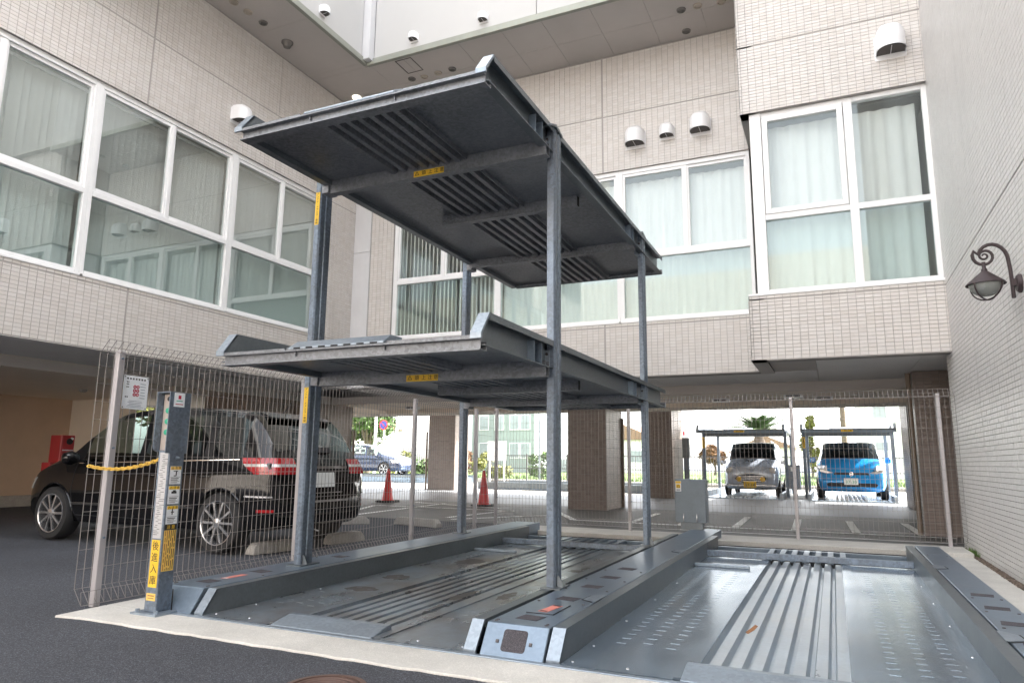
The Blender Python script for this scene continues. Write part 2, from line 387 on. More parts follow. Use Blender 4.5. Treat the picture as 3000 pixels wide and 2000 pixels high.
struct(mb.build('gravel_strip', 'gravel', recalc=False), 'stuff')
mt['weed'] = M('weed leaves', (.10, .17, .04), .8, var=.4, vs=20)
mb = MB(); rr = random.Random(15)
for i in range(160):
    x = rr.uniform(1.372, 1.42); y = 9.72+rr.gauss(0, .16); h = rr.uniform(.02, .085); a = rr.uniform(0, pi)
    mb.add([(x-.006*cos(a), y-.006*sin(a), -.01), (x+.006*cos(a), y+.006*sin(a), -.01), (x+rr.uniform(-.03, .01), y+rr.uniform(-.03, .03), h)], [(0, 1, 2)])
struct(mb.build('weeds', 'weed', recalc=False), 'stuff')
# manhole cover with cast ring pattern
mh = thing('manhole_cover', 'rusty brown round manhole cover set in the asphalt', 'manhole cover', (-2.14, 2.72, 0))
mb = MB(); mb.lathe([(0, -.006), (.16, -.006), (.16, -.014)], (-2.14, 2.70, 0), 32, smooth=False); mb.build('disc', M('cast iron', (.10, .06, .05), .7, .3, vs=20), mh)
mb = MB()
for r in (.04, .07, .10, .13): mb.lathe([(r, -.006), (r+.004, -.002), (r+.014, -.002), (r+.018, -.006)], (-2.14, 2.70, 0), 32)
mb.lathe([(.165, -.012), (.165, -.003), (.19, -.003), (.19, -.012)], (-2.14, 2.70, 0), 32)
mb.build('ring', M('cast iron ring', (.13, .08, .065), .6, .3, vs=20), mh)

# ================================================================== PARKING MACHINES
def rib_profile(xc, half, n, zt, dep):
    """trapezoid ribs: n raised tops of pitch p, valleys dep lower"""
    p = 2*half/n; pts = [(xc-half, zt-.002)]
    for i in range(n):
        a = xc-half+i*p
        v_ = .30 if dep < .05 else .50
        pts += [(a+.10*p, zt-dep), (a+v_*p, zt-dep), (a+(v_+.10)*p, zt-.006), (a+.97*p, zt-.006)]
    pts += [(xc+half, zt-.002)]
    return pts

def pallet(root, xa, xb, y0, y1, zt, upper, dm='deck', rm='rib', label=None):
    xc = (xa+xb)/2; H = .345; fm = 'fin'
    mb = MB()
    for a, b in ((xa, xc-H-.075), (xc+H+.075, xb)):
        mb.box(a, b, y0, y1, zt-.012, zt)
        if not upper: mb.box(a, b, y0, y0+.01, zt-.07, zt-.012)
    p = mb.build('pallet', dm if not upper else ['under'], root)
    if label: p['label'] = label
    # strips beside the ribs, then the ribs
    mb = MB()
    mb.box(xc-H-.075, xc-H, y0+.02, y1, zt-.012, zt+.006); mb.box(xc-H-.008, xc-H, y0+.02, y1, zt-.05, zt-.012)
    mb.box(xc+H, xc+H+.075, y0+.02, y1, zt-.012, zt+.006); mb.box(xc+H, xc+H+.008, y0+.02, y1, zt-.05, zt-.012)
    mb.build('rib_border', dm if not upper else 'under', p)
    mb = MB(); mb.sheet(rib_profile(xc, H, 7, zt, .045 if not upper else .052), y0+.10, y1, .004); mb.build('ribbed_sheet', rm if not upper else 'under', p)
    # front ramp over the rib ends
    k_ = (.155, .036) if not upper else (.08, .055)
    mb = MB(); mb.prism([(y0-.005, zt-.012), (y0-.005, zt+.002), (y0+k_[0], zt+k_[1]), (y0+.20, zt+k_[1]), (y0+.21, zt-.012)], 'x', xc-.385, xc+.36)
    mb.build('front_ramp', 'galv_l', p, bev=.003)
    if not upper:
        sticker('ramp_label', (xc+.06, y0+.30, zt-.004), (1, 0, 0), (0, 1, 0), .17, .045, 'white_st', bars=[(-.06, 0, .03, .03, 'ink'), (.06, 0, .03, .03, 'ink')], parent=p)
    if upper:
        for i in range(7 if zt < 2 else 0):
            mb = MB(); mb.box(xc-.34+i*.1, xc-.285+i*.1, y0-.0065, y0-.0052, zt-.010, zt+.001); mb.build('ramp_gap_shade', 'dark_gap', p)  # solid dark bars painted as the shade between the rib ends
        mb = MB()   # front channel and its bottom lip
        mb.box(xa-.02, xb+.05, y0+.034, y0+.040, zt-.079, zt-.022); mb.box(xa-.02, xb+.06, y0+.004, y0+.09, zt-.088, zt-.079)
        mb.box(xa-.02, xb+.05, y0-.002, y0+.05, zt-.022, zt-.0125)
        mb.box(xa-.02, xb+.06, y0+.09, y0+.096, zt-.085, zt-.03)
        mb.build('front_channel', 'under', p)
    # side rails: sloped nose, inner web, top flange, bottom flange
    for s, e in ((-1, xa), (1, xb)):
        o = e+s*.072; mb = MB(); h = .148; zb = zt-(.012 if not upper else .055)
        lo, hi = sorted((e, o))
        mb.prism([(y0-.004, zt-.02), (y0-.004, zt+.012), (y0+.10, zt+h), (y0+.112, zt+h), (y0+.112, zt+h-.01), (y0+.012, zt+.005), (y0+.012, zt-.02)], 'x', lo, hi, 1)
        mb.box(e, e+s*.006, y0+.112, y1+.0, zb, zt+h)            # inner web
        mb.prism([(y0, zt), (y0+.10, zt+h-.004), (y0+.112, zt+h-.004), (y0+.112, zt)], 'x', e, e+s*.006)
        mb.box(e+s*.006, o, y0+.112, y1, zt+h-.006, zt+h, 0)      # top flange
        mb.box(o-s*.006, o, y0+.112, y1, zt+h-.042, zt+h-.006)
        if upper: mb.box(e+s*.006, o-s*.004, y0+.05, y1, zb, zb+.006)
        r = mb.build('side_rail', [fm, 'galv_l'], p)
    if not upper:
        mb = MB()
        for k in range(3):
            for s in (-1, 1):
                x = xc+s*(.54+k*.14)
                for j in range(30):
                    y = y0+.55+j*.115+(.05 if k % 2 else 0)
                    mb.box(x-.026, x+.026, y-.0035, y+.0035, zt, zt+.0014)
        mb.build('tread_mark', dm, p, recalc=False, kind='stuff')
        mb = MB()
        for s, e in ((-1, xa), (1, xb)):
            for y in (.07, .42, 1.1, 1.9, 2.7, 3.5, 4.2):
                for dx in (.045, .33):
                    if dx > .1 and .1 < y < 4: continue
                    mb.lathe([(.009, 0), (.007, .003), (0, .004)], (e-s*dx, y0+y, zt), 8)
        mb.build('bolt', 'bolt', p, kind='stuff')
    # rear bar and frame beyond it
    if not upper:
        mb = MB(); mb.box(xa, xb, y1-.07, y1, zt+.012, zt+.072); mb.build('rear_bar', 'post', p, bev=.004)
        mb = MB()
        mb.box(xa+.0, xa+.52, 7.29, 7.33, zt+.001, zt+.03); mb.build('wheel_stop_bar', 'galv_l', p, bev=.006)
        for x in [xc-.36+i*.12 for i in range(7)]:
            mb = MB(); mb.box(x-.028, x+.028, y1+.01, y1+.74, zt-.01, zt+.04); mb.build('frame_bar', 'galv', p)
        mb = MB(); mb.box(xa, xb, y1+.74, y1+.80, zt-.05, zt+.03); mb.build('frame_end', 'galv', p)
        for s, e in ((-1, xa), (1, xb)):
            o = e+s*.072; mb = MB(); lo, hi = sorted((e, o))
            mb.box(lo, hi, y1+.012, y1+.78, zt-.02, zt+.146); mb.build('rail_end', 'fin', p, bev=.003)
    else:
        mb = MB(); mb.tube([(xa-.0, y1+.02, zt-.03), (xb+.06, y1+.02, zt-.03)], .032, 10); mb.build('rear_pipe', 'under', p)
    return p

def cover_box(root, x0, x1, y0, y1, pads, mat='galv'):
    mb = MB(); mb.prism([(y0, -.03), (y0, .0), (y0+.10, .148), (y1, .148), (y1, -.03)], 'x', x0, x1)
    c = mb.build('base_cover', mat, root, bev=.004)
    for y in pads:
        mb = MB(); xc = (x0+x1)/2; mb.prism([(xc-.075, y), (xc+.055, y-.01), (xc+.07, y+.10), (xc-.06, y+.115)], 'z', .1482, .1498); mb.build('grip_pad', 'grip', c)
    mb = MB()
    for y in [y0+.16]+[p_-.09 for p_ in pads]+[y1-.1]:
        for x in (x0+.035, x1-.035): mb.lathe([(.010, 0), (.008, .004), (0, .004)], (x, y, .148), 8)
    mb.build('bolt', 'bolt_d', c, kind='stuff')
    return c

LX0, LX1 = -3.775, -1.862      # deck of the tall machine
RX0, RX1 = -1.315, .655        # deck of the low machine
m1 = thing('lift_parking_machine', 'tall galvanised car lift with two raised pallets on four posts', 'parking lift', (-2.8, 6.2, 0), 'car parking lifts')
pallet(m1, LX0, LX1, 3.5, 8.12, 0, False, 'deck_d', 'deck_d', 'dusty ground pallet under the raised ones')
stain = M('oil stain', (.085, .078, .074), .45, var=.45, vs=9)
rs_ = random.Random(12)
for (x, y, a, b) in ((-3.45, 4.75, .16, .10), (-3.52, 5.35, .13, .12), (-2.30, 5.0, .06, .16), (-2.62, 4.9, .05, .2), (-2.2, 6.4, .12, .09), (-3.4, 6.5, .15, .2)):
    n = 18; pts = [(x+a*cos(2*pi*k/n)*rs_.uniform(.75, 1.15), y+b*sin(2*pi*k/n)*rs_.uniform(.75, 1.15)) for k in range(n)]
    z_ = .0006 if abs(x+2.82) > .42 else -.0052
    mb = MB(); mb.prism(pts, 'z', z_-.0004, z_); mb.build('oil_stain', stain, m1)
for zt, nm in ((1.715, 'lower raised pallet'), (3.37, 'top raised pallet')):
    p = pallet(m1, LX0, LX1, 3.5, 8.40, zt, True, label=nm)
    for y, xa, xb, hh in ((4.52, -3.80, -1.80, .075), (5.64, -3.33, -1.95, .062), (7.12, -3.80, -1.82, .05)):
        mb = MB(); mb.box(xa, xb, y, y+.005, zt-.05-hh, zt-.0125); mb.box(xa, xb, y+.005, y+.07, zt-.05-hh, zt-.045-hh); mb.box(xa, xb, y+.065, y+.07, zt-.045-hh, zt-.0125)
        mb.build('cross_beam', 'under', p)
        if hh == .062:
            mb = MB(); mb.box(xb, xb+.002, y+.012, y+.058, zt-.045-hh, zt-.02); mb.build('beam_hole_shade', 'dark_gap', p)  # dark plate over the open beam end, coloured as the hollow's shade
    sticker('warning_sticker', (-2.81, 4.5185, zt-.097), (1, 0, 0), (0, 0, 1), .28, .05, 'yellow',
            [('頭', .04, -.045, 0, 'ink'), ('上', .04, .015, 0, 'ink'), ('注', .04, .07, 0, 'ink'), ('意', .04, .122, 0, 'ink'), ('△', .045, -.108, .002, 'ink'), ('!', .02, -.108, -.002, 'ink')], parent=p)
    for y in (4.42, 7.02):      # stiffeners and lifting brackets outside the right rail
        for yy in (y-.10, y+.03): mb = MB(); mb.box(LX1+.006, LX1+.06, yy, yy+.006, zt-.05, zt+.10); mb.build('stiffener', 'galv', p)
    for yy in (4.50, 7.14): mb = MB(); mb.box(LX0-.09, LX0-.02, yy, yy+.12, zt-.12, zt-.05); mb.build('lifting_arm', 'under', p)
    for y in (4.60, 7.40):
        for x0 in (-1.868, -3.99):
            if x0 < -3 : continue
            mb = MB(); mb.box(x0, x0+.008, y-.06, y+.05, zt-.10, zt+.08); mb.box(x0+.008, x0+.05, y+.042, y+.05, zt-.10, zt+.08); mb.box(x0+.008, x0+.05, y-.06, y+.042, zt-.10, zt-.094)
            b = mb.build('post_bracket', 'galv_l', m1)
            mb = MB()
            for dz in (.05, -.065): mb.lathe([(.011, 0), (.011, -.008), (0, -.008)], (x0+.028, y+.042, zt+dz), 8, axis='y', smooth=False)
            mb.build('bolt', 'bolt_d', b)
def post(x0, x1, y0, y1, ztop, stk):
    mb = MB(); w = x1-x0
    prof = [(x0, y0), (x1-.012, y0), (x1, y0+.012), (x1, y0+.05), (x1-.01, y0+.055), (x1-.01, y0+.075), (x1, y0+.08), (x1, y1), (x0, y1)]
    mb.prism(prof, 'z', .12, ztop)
    p = mb.build('post', 'post', m1)
    mb = MB(); mb.prism([(y0-.10, ztop-.005), (y0+.0, ztop+.035), (y1+.01, ztop-.0), (y1+.01, ztop-.02), (y0, ztop+.012), (y0-.10, ztop-.02)], 'x', x0-.03, x1+.012); mb.build('post_cap', 'fin', p)
    mb = MB(); mb.box(x0-.03, x1+.05, y0-.05, y1+.04, .149, .157)
    mb.prism([(x1+.002, .157), (x1+.05, .157), (x1+.05, .17), (x1+.02, .225), (x1+.002, .23)], 'y', y0+.03, y0+.038); mb.build('post_foot', 'fin', p)
    if stk:
        for z in (3.19, 1.45):
            sticker('post_sticker', (x0+.024, y0, z), (1, 0, 0), (0, 0, 1), .044, .30, 'yellow', [('ア\nン\nテ\nナ\n・\nド\nア\nミ\nラ\nー\n格\n納', .0255, 0, 0, 'ink')], parent=p)
    return p
post(-1.843, -1.78, 4.65, 4.776, 3.50, False); post(-4.056, -3.998, 4.65, 4.80, 3.50, True)
post(-1.862, -1.808, 7.45, 7.58, 3.53, False); post(-4.143, -4.078, 7.55, 7.66, 3.53, False)
mb = MB(); mb.obox((-4.02, 4.66, 3.12), (.002, 0, 0), (0, .001, 0), (0, 0, .001))
c = cover_box(m1, -1.757, -1.397, 3.475, 9.75, [3.70, 4.31, 4.80, 5.24, 5.72])
c['label'] = 'middle base cover with five grip pads'
s_ = Vector((0, .10, .148)).normalized(); nrm = Vector((0, -.148, .10)).normalized()
def front_pad(c, xc):
    mb = MB(); pts = []
    hw, hh, r = .065, .058, .016
    for cx, cy, a0 in ((hw-r, hh-r, 0), (-hw+r, hh-r, pi/2), (-hw+r, -hh+r, pi), (hw-r, -hh+r, 1.5*pi)):
        for k in range(5): t = a0+k*pi/8; pts.append((cx+r*cos(t), cy+r*sin(t)))
    o = Vector((xc, 3.525, .0745))+nrm*.0015
    vs = [o+Vector((a*1.05, 0, 0))+s_*b for a, b in pts]; n = len(vs)
    mb.add([v-nrm*.002 for v in vs]+vs, [tuple(range(n, 2*n))]+[(i, (i+1) % n, n+(i+1) % n, n+i) for i in range(n)])
    mb.build('grip_pad', 'grip', c)
    for dx in (-.095, .095):
        mb = MB(); q = Vector((xc+dx, 3.525, .0745))+s_*-.01; mb.obox(q+nrm*.003, Vector((.008, 0, 0)), s_*.008, nrm*.003); mb.build('bolt', 'bolt_d', c)
front_pad(c, -1.577)
sticker('lift_label', (-1.57, 4.03, .1485), (.12, .99, 0), (-.99, .12, 0), .20, .06, 'red_st', bars=[(-.085, 0, .02, .045, 'ink'), (.085, 0, .02, .045, 'ink')], parent=c)
mb = MB(); mb.box(-1.66, -1.49, 3.87, 3.876, .148, .151); mb.box(-1.496, -1.49, 3.876, 4.16, .148, .151); mb.build('plate_seam', 'dark_gap', c)
c2 = cover_box(m1, -4.24, -3.868, 3.475, 9.50, [3.74, 4.24, 5.2])
mb = MB(); mb.prism([(-4.03, 3.40), (-3.875, 3.475), (-4.24, 3.475), (-4.24, 3.40)], 'z', -.01, .0); mb.build('cover_toe', 'galv', c2)
sticker('lift_label', (-4.05, 4.02, .1485), (.0, 1, 0), (-1, 0, 0), .20, .06, 'red_st', bars=[(-.085, 0, .02, .045, 'white_st')], parent=c2)
mb = MB(); mb.box(-4.038, -4.032, 3.4735, 3.478, .0, .145); mb.build('plate_seam', 'dark_gap', c2)
def latch(c, x, s, y):
    mb = MB(); mb.prism([(x, y-.13), (x+s*.095, y-.07), (x+s*.085, y+.06), (x+s*.02, y+.13), (x, y+.12)], 'z', .1495, .153); mb.build('latch_plate', 'galv_l', c)
    mb = MB(); mb.prism([(x+s*.02, y-.14), (x+s*.108, y-.08), (x+s*.098, y+.075), (x+s*.02, y+.15)], 'z', .1483, .1492); mb.build('latch_slot', 'dark_gap', c)
latch(c, -1.39, -1, 4.45); latch(c, -1.39, -1, 7.15)

m2 = thing('lift_parking_machine', 'low car lift with one empty shiny pallet at ground level beside white wall', 'parking lift', (-.3, 6.2, 0), 'car parking lifts')
p = pallet(m2, RX0, RX1, 3.5, 8.12, 0, False)
p['label'] = 'empty ground pallet'
mb = MB(); mb.prism([(-.53, 4.62), (-.505, 4.74), (-.495, 4.86), (-.515, 4.90), (-.53, 4.78), (-.55, 4.66)], 'z', -.0055, -.0049); mb.build('rust_patch', 'rust', p)
c = cover_box(m2, .742, .972, 3.475, 8.16, [4.26, 4.77, 5.24, 5.72])
mb = MB(); mb.box(.742, .972, 8.165, 8.92, -.03, .148); mb.build('base_cover', 'galv', m2, bev=.004)
latch(c, .722, 1, 4.45); latch(c, .722, 1, 7.15)

# control cabinet on the middle cover
cb = thing('control_cabinet', 'grey metal control cabinet on a short neck behind the middle base cover', 'cabinet', (-1.72, 9.6, .148))
mb = MB(); mb.box(-1.945, -1.545, 9.52, 9.72, .235, .79); mb.build('body', galv('cabinet paint', (.17, .205, .235), .42, .2, spang=.03), cb, bev=.006)
mb = MB(); mb.box(-1.88, -1.60, 9.55, 9.69, .148, .235); mb.build('neck', 'fin', cb)
for x in (-1.83, -1.66):
    mb = MB(); mb.tube([(x, 9.52, .345), (x, 9.49, .345), (x, 9.485, .33), (x, 9.485, .26), (x, 9.49, .245), (x, 9.52, .245)], .008, 8); mb.build('handle', 'bolt', cb)
sticker('warning_sticker', (-1.895, 9.518, .70), (1, 0, 0), (0, 0, 1), .075, .135, 'white_st', [('△', .05, 0, .0, 'ink')], [(0, .05, .07, .03, 'yellow'), (0, 0, .055, .05, 'yellow'), (0, -.045, .05, .006, 'ink'), (0, -.055, .05, .004, 'ink')], parent=cb)

# guide post with the operating panel
gp = thing('control_post', 'grey steel control post covered in stickers at the front of the lift', 'control post', (-4.11, 3.43, 0))
mb = MB(); mb.box(-4.164, -4.055, 3.37, 3.49, .012, 1.05); mb.build('pole', 'post', gp, bev=.005)
mb = MB(); mb.box(-4.22, -3.985, 3.315, 3.54, .0, .012)
for x, y in ((-4.19, 3.345), (-4.02, 3.345), (-4.02, 3.51)): mb.lathe([(.014, .012), (.014, .03), (0, .03)], (x, y, 0), 6, smooth=False)
mb.build('base_plate', 'galv_l', gp)
mb = MB()
def rp(y0, y1, z0, z1, r):
    return [(y1, z1), (y0, z1), (y0, z0+r), (y0+.3*r, z0+.3*r), (y0+r, z0), (y1, z0)]
mb.prism(rp(3.325, 3.50, 1.04, 1.442, .03), 'x', -4.17, -4.164); mb.prism(rp(3.33, 3.50, 1.03, 1.442, .004), 'x', -4.057, -4.05)
mb.box(-4.164, -4.057, 3.494, 3.50, 1.04, 1.442); mb.box(-4.164, -4.057, 3.33, 3.494, 1.436, 1.442)
mb.build('hood', 'post', gp)
mb = MB(); mb.box(-4.16, -4.06, 3.375, 3.49, 1.05, 1.43); mb.build('panel', M('beige control panel', (.42, .36, .32), .6), gp)
for z in (1.315, 1.242, 1.17):
    mb = MB(); mb.lathe([(.02, 0), (.02, -.02), (.016, -.026), (0, -.028)], (-4.092, 3.375, z), 12, axis='y'); mb.build('button', 'green_b', gp)
mb = MB(); mb.lathe([(.016, 0), (.016, -.02), (.01, -.024), (0, -.024)], (-4.092, 3.375, 1.395), 12, axis='y'); mb.build('key_switch', 'black', gp)
X_, Y_, Z_ = (1, 0, 0), (0, 1, 0), (0, 0, 1)
sticker('sticker', (-4.05, 3.405, 1.39), Y_, Z_, .085, .095, 'white_st', bars=[(.0, .018, .022, .025, 'red_ink'), (.0, -.008, .05, .006, 'green_b'), (0, -.03, .06, .006, 'red_ink')], parent=gp)
sx = -4.055; yc = 3.43
mb = MB(); mb.lathe([(.012, 0), (.012, .012), (.006, .012), (.006, .03)], (sx, yc, 1.0), 8, axis='x'); mb.build('key_hook', 'galv_l', gp)
def info(z0, h, icon, headm='yellow2'):
    """white notice with a yellow head, one pictogram and lines of small print"""
    items = [('△', .022, -.026, h/2-.013, 'ink'), ('危', .02, .004, h/2-.012, 'ink'), ('険', .02, .03, h/2-.012, 'ink')] if headm == 'yellow2' else [('△', .022, -.026, h/2-.013, 'ink'), ('注', .02, .004, h/2-.012, 'ink'), ('意', .02, .03, h/2-.012, 'ink')]
    bars = [(0, h/2-.012, .084, .022, headm)]
    bars += {'walk': [(.0, .027, .035, .005, 'ink'), (.005, .012, .008, .026, 'ink'), (-.004, -.004, .02, .006, 'ink')],
             'car': [(0, .016, .04, .014, 'ink'), (.002, .026, .022, .01, 'ink')],
             'man': [(0, .02, .008, .04, 'ink'), (.002, .018, .024, .006, 'ink')]}[icon]
    bars += [(0, -.012, .078, .002, 'ink'), (-.004, -.022, .062, .005, 'ink'), (-.008, -.032, .054, .004, 'ink'), (0, -.041, .07, .002, 'ink'), (-.01, -.049, .05, .003, 'ink')]
    sticker('sticker', (sx, yc, z0), Y_, Z_, .088, h, 'white_st', items, bars, parent=gp)
info(.885, .118, 'walk'); info(.755, .118, 'car', 'yellow'); info(.625, .118, 'man', 'yellow')
sticker('sticker', (sx, yc, .545), Y_, Z_, .092, .036, 'ink', [('注 意', .028, 0, 0, 'yellow')], parent=gp)
r = random.Random(4); bars = []
for k in range(6):
    z = .13
    while z > -.12:
        l = r.uniform(.02, .08); l = min(l, z+.125); bars.append((-.036+k*.0145, z-l/2, .005, l, 'rust' if k < 2 else 'ink')); z -= l+.012
sticker('sticker', (sx, yc, .395), Y_, Z_, .092, .262, 'yellow2', bars=bars, parent=gp)
yf = 3.37; xf = -4.11
bars = [(r.uniform(-.02, .02), .26-.012*k, r.uniform(.02, .05), .003, 'ink') for k in range(44)]
sticker('sticker', (xf+.005, yf, .755), X_, Z_, .075, .56, M('grey print label', (.48, .47, .47), .5, var=.05), bars=bars, parent=gp)
sticker('sticker', (xf+.005, yf, .315), X_, Z_, .078, .30, 'yellow', [('後', .062, 0, .108, 'ink'), ('進', .062, 0, .036, 'ink'), ('入', .062, 0, -.036, 'ink'), ('庫', .062, 0, -.108, 'ink')], parent=gp)
sticker('sticker', (xf+.002, yf, .105), X_, Z_, .082, .045, 'yellow2', bars=[(0, .008, .06, .007, 'rust'), (0, -.008, .055, .005, 'rust')], parent=gp)
# yellow chain from the fence end to the post
ch = thing('chain', 'yellow plastic chain hanging between the fence end and the control post', 'chain', (-4.45, 3.3, .93))
A, B = Vector((-4.70, 3.255, .94)), Vector((-4.164, 3.40, .995)); N = 24
def cp(t): p = A.lerp(B, t); p.z -= .055*4*t*(1-t)*.8; return p
for i in range(N):
    p, q = cp(i/N), cp((i+1)/N); c = (p+q)/2; d = (q-p).normalized(); w = d.cross(Vector((0, 0, 1))).normalized()
    if i % 2: w = w.cross(d)
    w = (w*.8+d.cross(w)*.6).normalized()
    pts = [c+d*.019*cos(2*pi*k/10)+w*.0115*sin(2*pi*k/10) for k in range(11)]
    mb = MB(); mb.tube(pts, .0043, 5, cap=False); mb.build('link', 'chain', ch, recalc=False)

# ================================================================== FENCES
def mesh_fence(root, o, d, n, L, z0, z1, start=0.0):
    """wire panels from point o along d (length L); n = side to which the top and bottom fold out"""
    o = Vector(o); d = Vector(d); n = Vector(n); pl = 2.0; k = 0; a = start
    while a < L-.05:
        b = min(L, a+pl); mb = MB(); cnt = int(round((b-a)/.0555)); st = (b-a)/cnt
        for i in range(cnt+(1 if b >= L-.05 else 0)):
            p = o+d*(a+i*st)
            up = Vector((0, 0, 1))
            pts = [p+n*.07+up*(z0+.085)*1, p+n*.085+up*z0, p+up*(z0+.10), p+up*(z1-.095), p+n*.085+up*z1, p+n*.07+up*(z1-.085)]
            mb.tube(pts, .0024, 4, cap=False, smooth=False)
        zs = [z0+.10+.127*j for j in range(int((z1-z0-.19)/.127)+1)]+[z1-.095]
        for z in zs: mb.tube([o+d*a+n*-.004+Vector((0, 0, z)), o+d*b+n*-.004+Vector((0, 0, z))], .0023, 4, cap=False, smooth=False)
        for z, q in ((z1, .085), (z1-.085, .07), (z0, .085), (z0+.085, .07), (z1-.05, .045)):
            mb.tube([o+d*a+n*q+Vector((0, 0, z)), o+d*b+n*q+Vector((0, 0, z))], .0023, 4, cap=False, smooth=False)
        mb.build('wire_panel', 'fence', root, recalc=False); a = b; k += 1
def fence_post(root, x, y, z1, w=.05, dpt=.04):
    mb = MB(); mb.box(x-w/2, x+w/2, y-dpt/2, y+dpt/2, -.01, z1); p = mb.build('post', 'fpost', root, bev=.006)
    mb = MB()
    for z in (z1-.06, z1-.70, .45):
        mb.lathe([(.008, 0), (.008, .01), (0, .012)], (x+w/2, y, z), 6, axis='x', smooth=False)
    mb.build('bolt', 'galv', p)
f1 = thing('mesh_fence', 'grey wire mesh fence along the left side of the tall lift', 'fence', (-4.7, 6.6, 0), 'wire mesh fences')
mesh_fence(f1, (-4.71, 3.26, 0), Vector((-.17, 6.76, 0)).normalized(), (1, 0, 0), 6.76, .02, 1.826)
for y in (3.39, 5.42, 7.55, 9.32): fence_post(f1, -4.675-.0251*(y-3.39), y, 1.765, .045, .055)
f2 = thing('mesh_fence', 'grey wire mesh fence across the back of both lifts', 'fence', (-1.6, 10.05, 0), 'wire mesh fences')
mesh_fence(f2, (-4.87, 10.03, 0), (1, 0, 0), (0, 1, 0), 6.27, .09, 1.945)
for x in (-4.84, -2.70, -.475, 1.22): fence_post(f2, x, 10.06, 1.885, .045, .05)
sg = thing('notice_board', 'white notice with a red emblem wired to the left fence', 'sign', (-4.68, 3.54, 1.47))
r = random.Random(2); bars = []
for k in range(7): bars.append((-.072+k*.0235, .10, .012, .012, 'ink'))
for k, z in enumerate((.075, .058, .038)): bars += [(-.074, z, .009, .008, 'ink'), (-.062, z, .008, .007, 'ink')]
for k in range(6): bars.append((.058, .068-k*.021, r.uniform(.034, .046), .004, 'galv'))
bars += [(-.078, -.035, .009, .009, 'ink'), (-.064, -.035, .009, .009, 'ink')]
for k in range(5): bars.append((r.uniform(-.01, .012), -.062-.011*k, r.uniform(.09, .14), .003, 'galv'))
for x in (-.1, .1):
    for z in (-.118, .118): bars.append((x*.93, z*.95, .008, .008, 'ink'))
s = sticker('board', (-4.685, 3.545, 1.472), (0, 1, -.01), (0, 0, 1), .205, .245, 'white_st', bars=bars, parent=sg, t=.003)
for i in range(3):
    for j in range(2):
        mb = MB(); mb.lathe([(.006, 0), (.006, .0012), (.0125, .0012), (.0125, 0)], (-4.681, 3.535+j*.026, 1.515-i*.029), 12, axis='x'); mb.build('emblem_ring', 'red_ink', sg)
# ================================================================== BUILDINGS
XL, YB, YY, XR = -8.70, 11.22, 10.0, 1.425          # wall planes: left wing, back wing, bay, right building
WB, SILL, TR0, TR1, HEAD, JNT, SOF = 2.387, 3.329, 4.377, 4.525, 6.017, 7.065, 8.219
MAP = {'L': lambda u, d, z: (XL+d, u, z), 'B': lambda u, d, z: (u, YB-d, z), 'Y': lambda u, d, z: (u, YY-d, z), 'R': lambda u, d, z: (XR-d, u, z),
       'S': lambda u, d, z: (-.94-d, u, z)}

def wbox(mb, w, u0, u1, d0, d1, z0, z1, m=0):
    a = MAP[w](u0, d0, z0); b = MAP[w](u1, d1, z1); return mb.box(a[0], b[0], a[1], b[1], a[2], b[2], m)

def in_view(p):
    q = Vector(p)-CAM; z = q.dot(_f)
    return z > .3 and abs(q.dot(_r)/z) < .74 and abs(q.dot(_u)/z) < .495

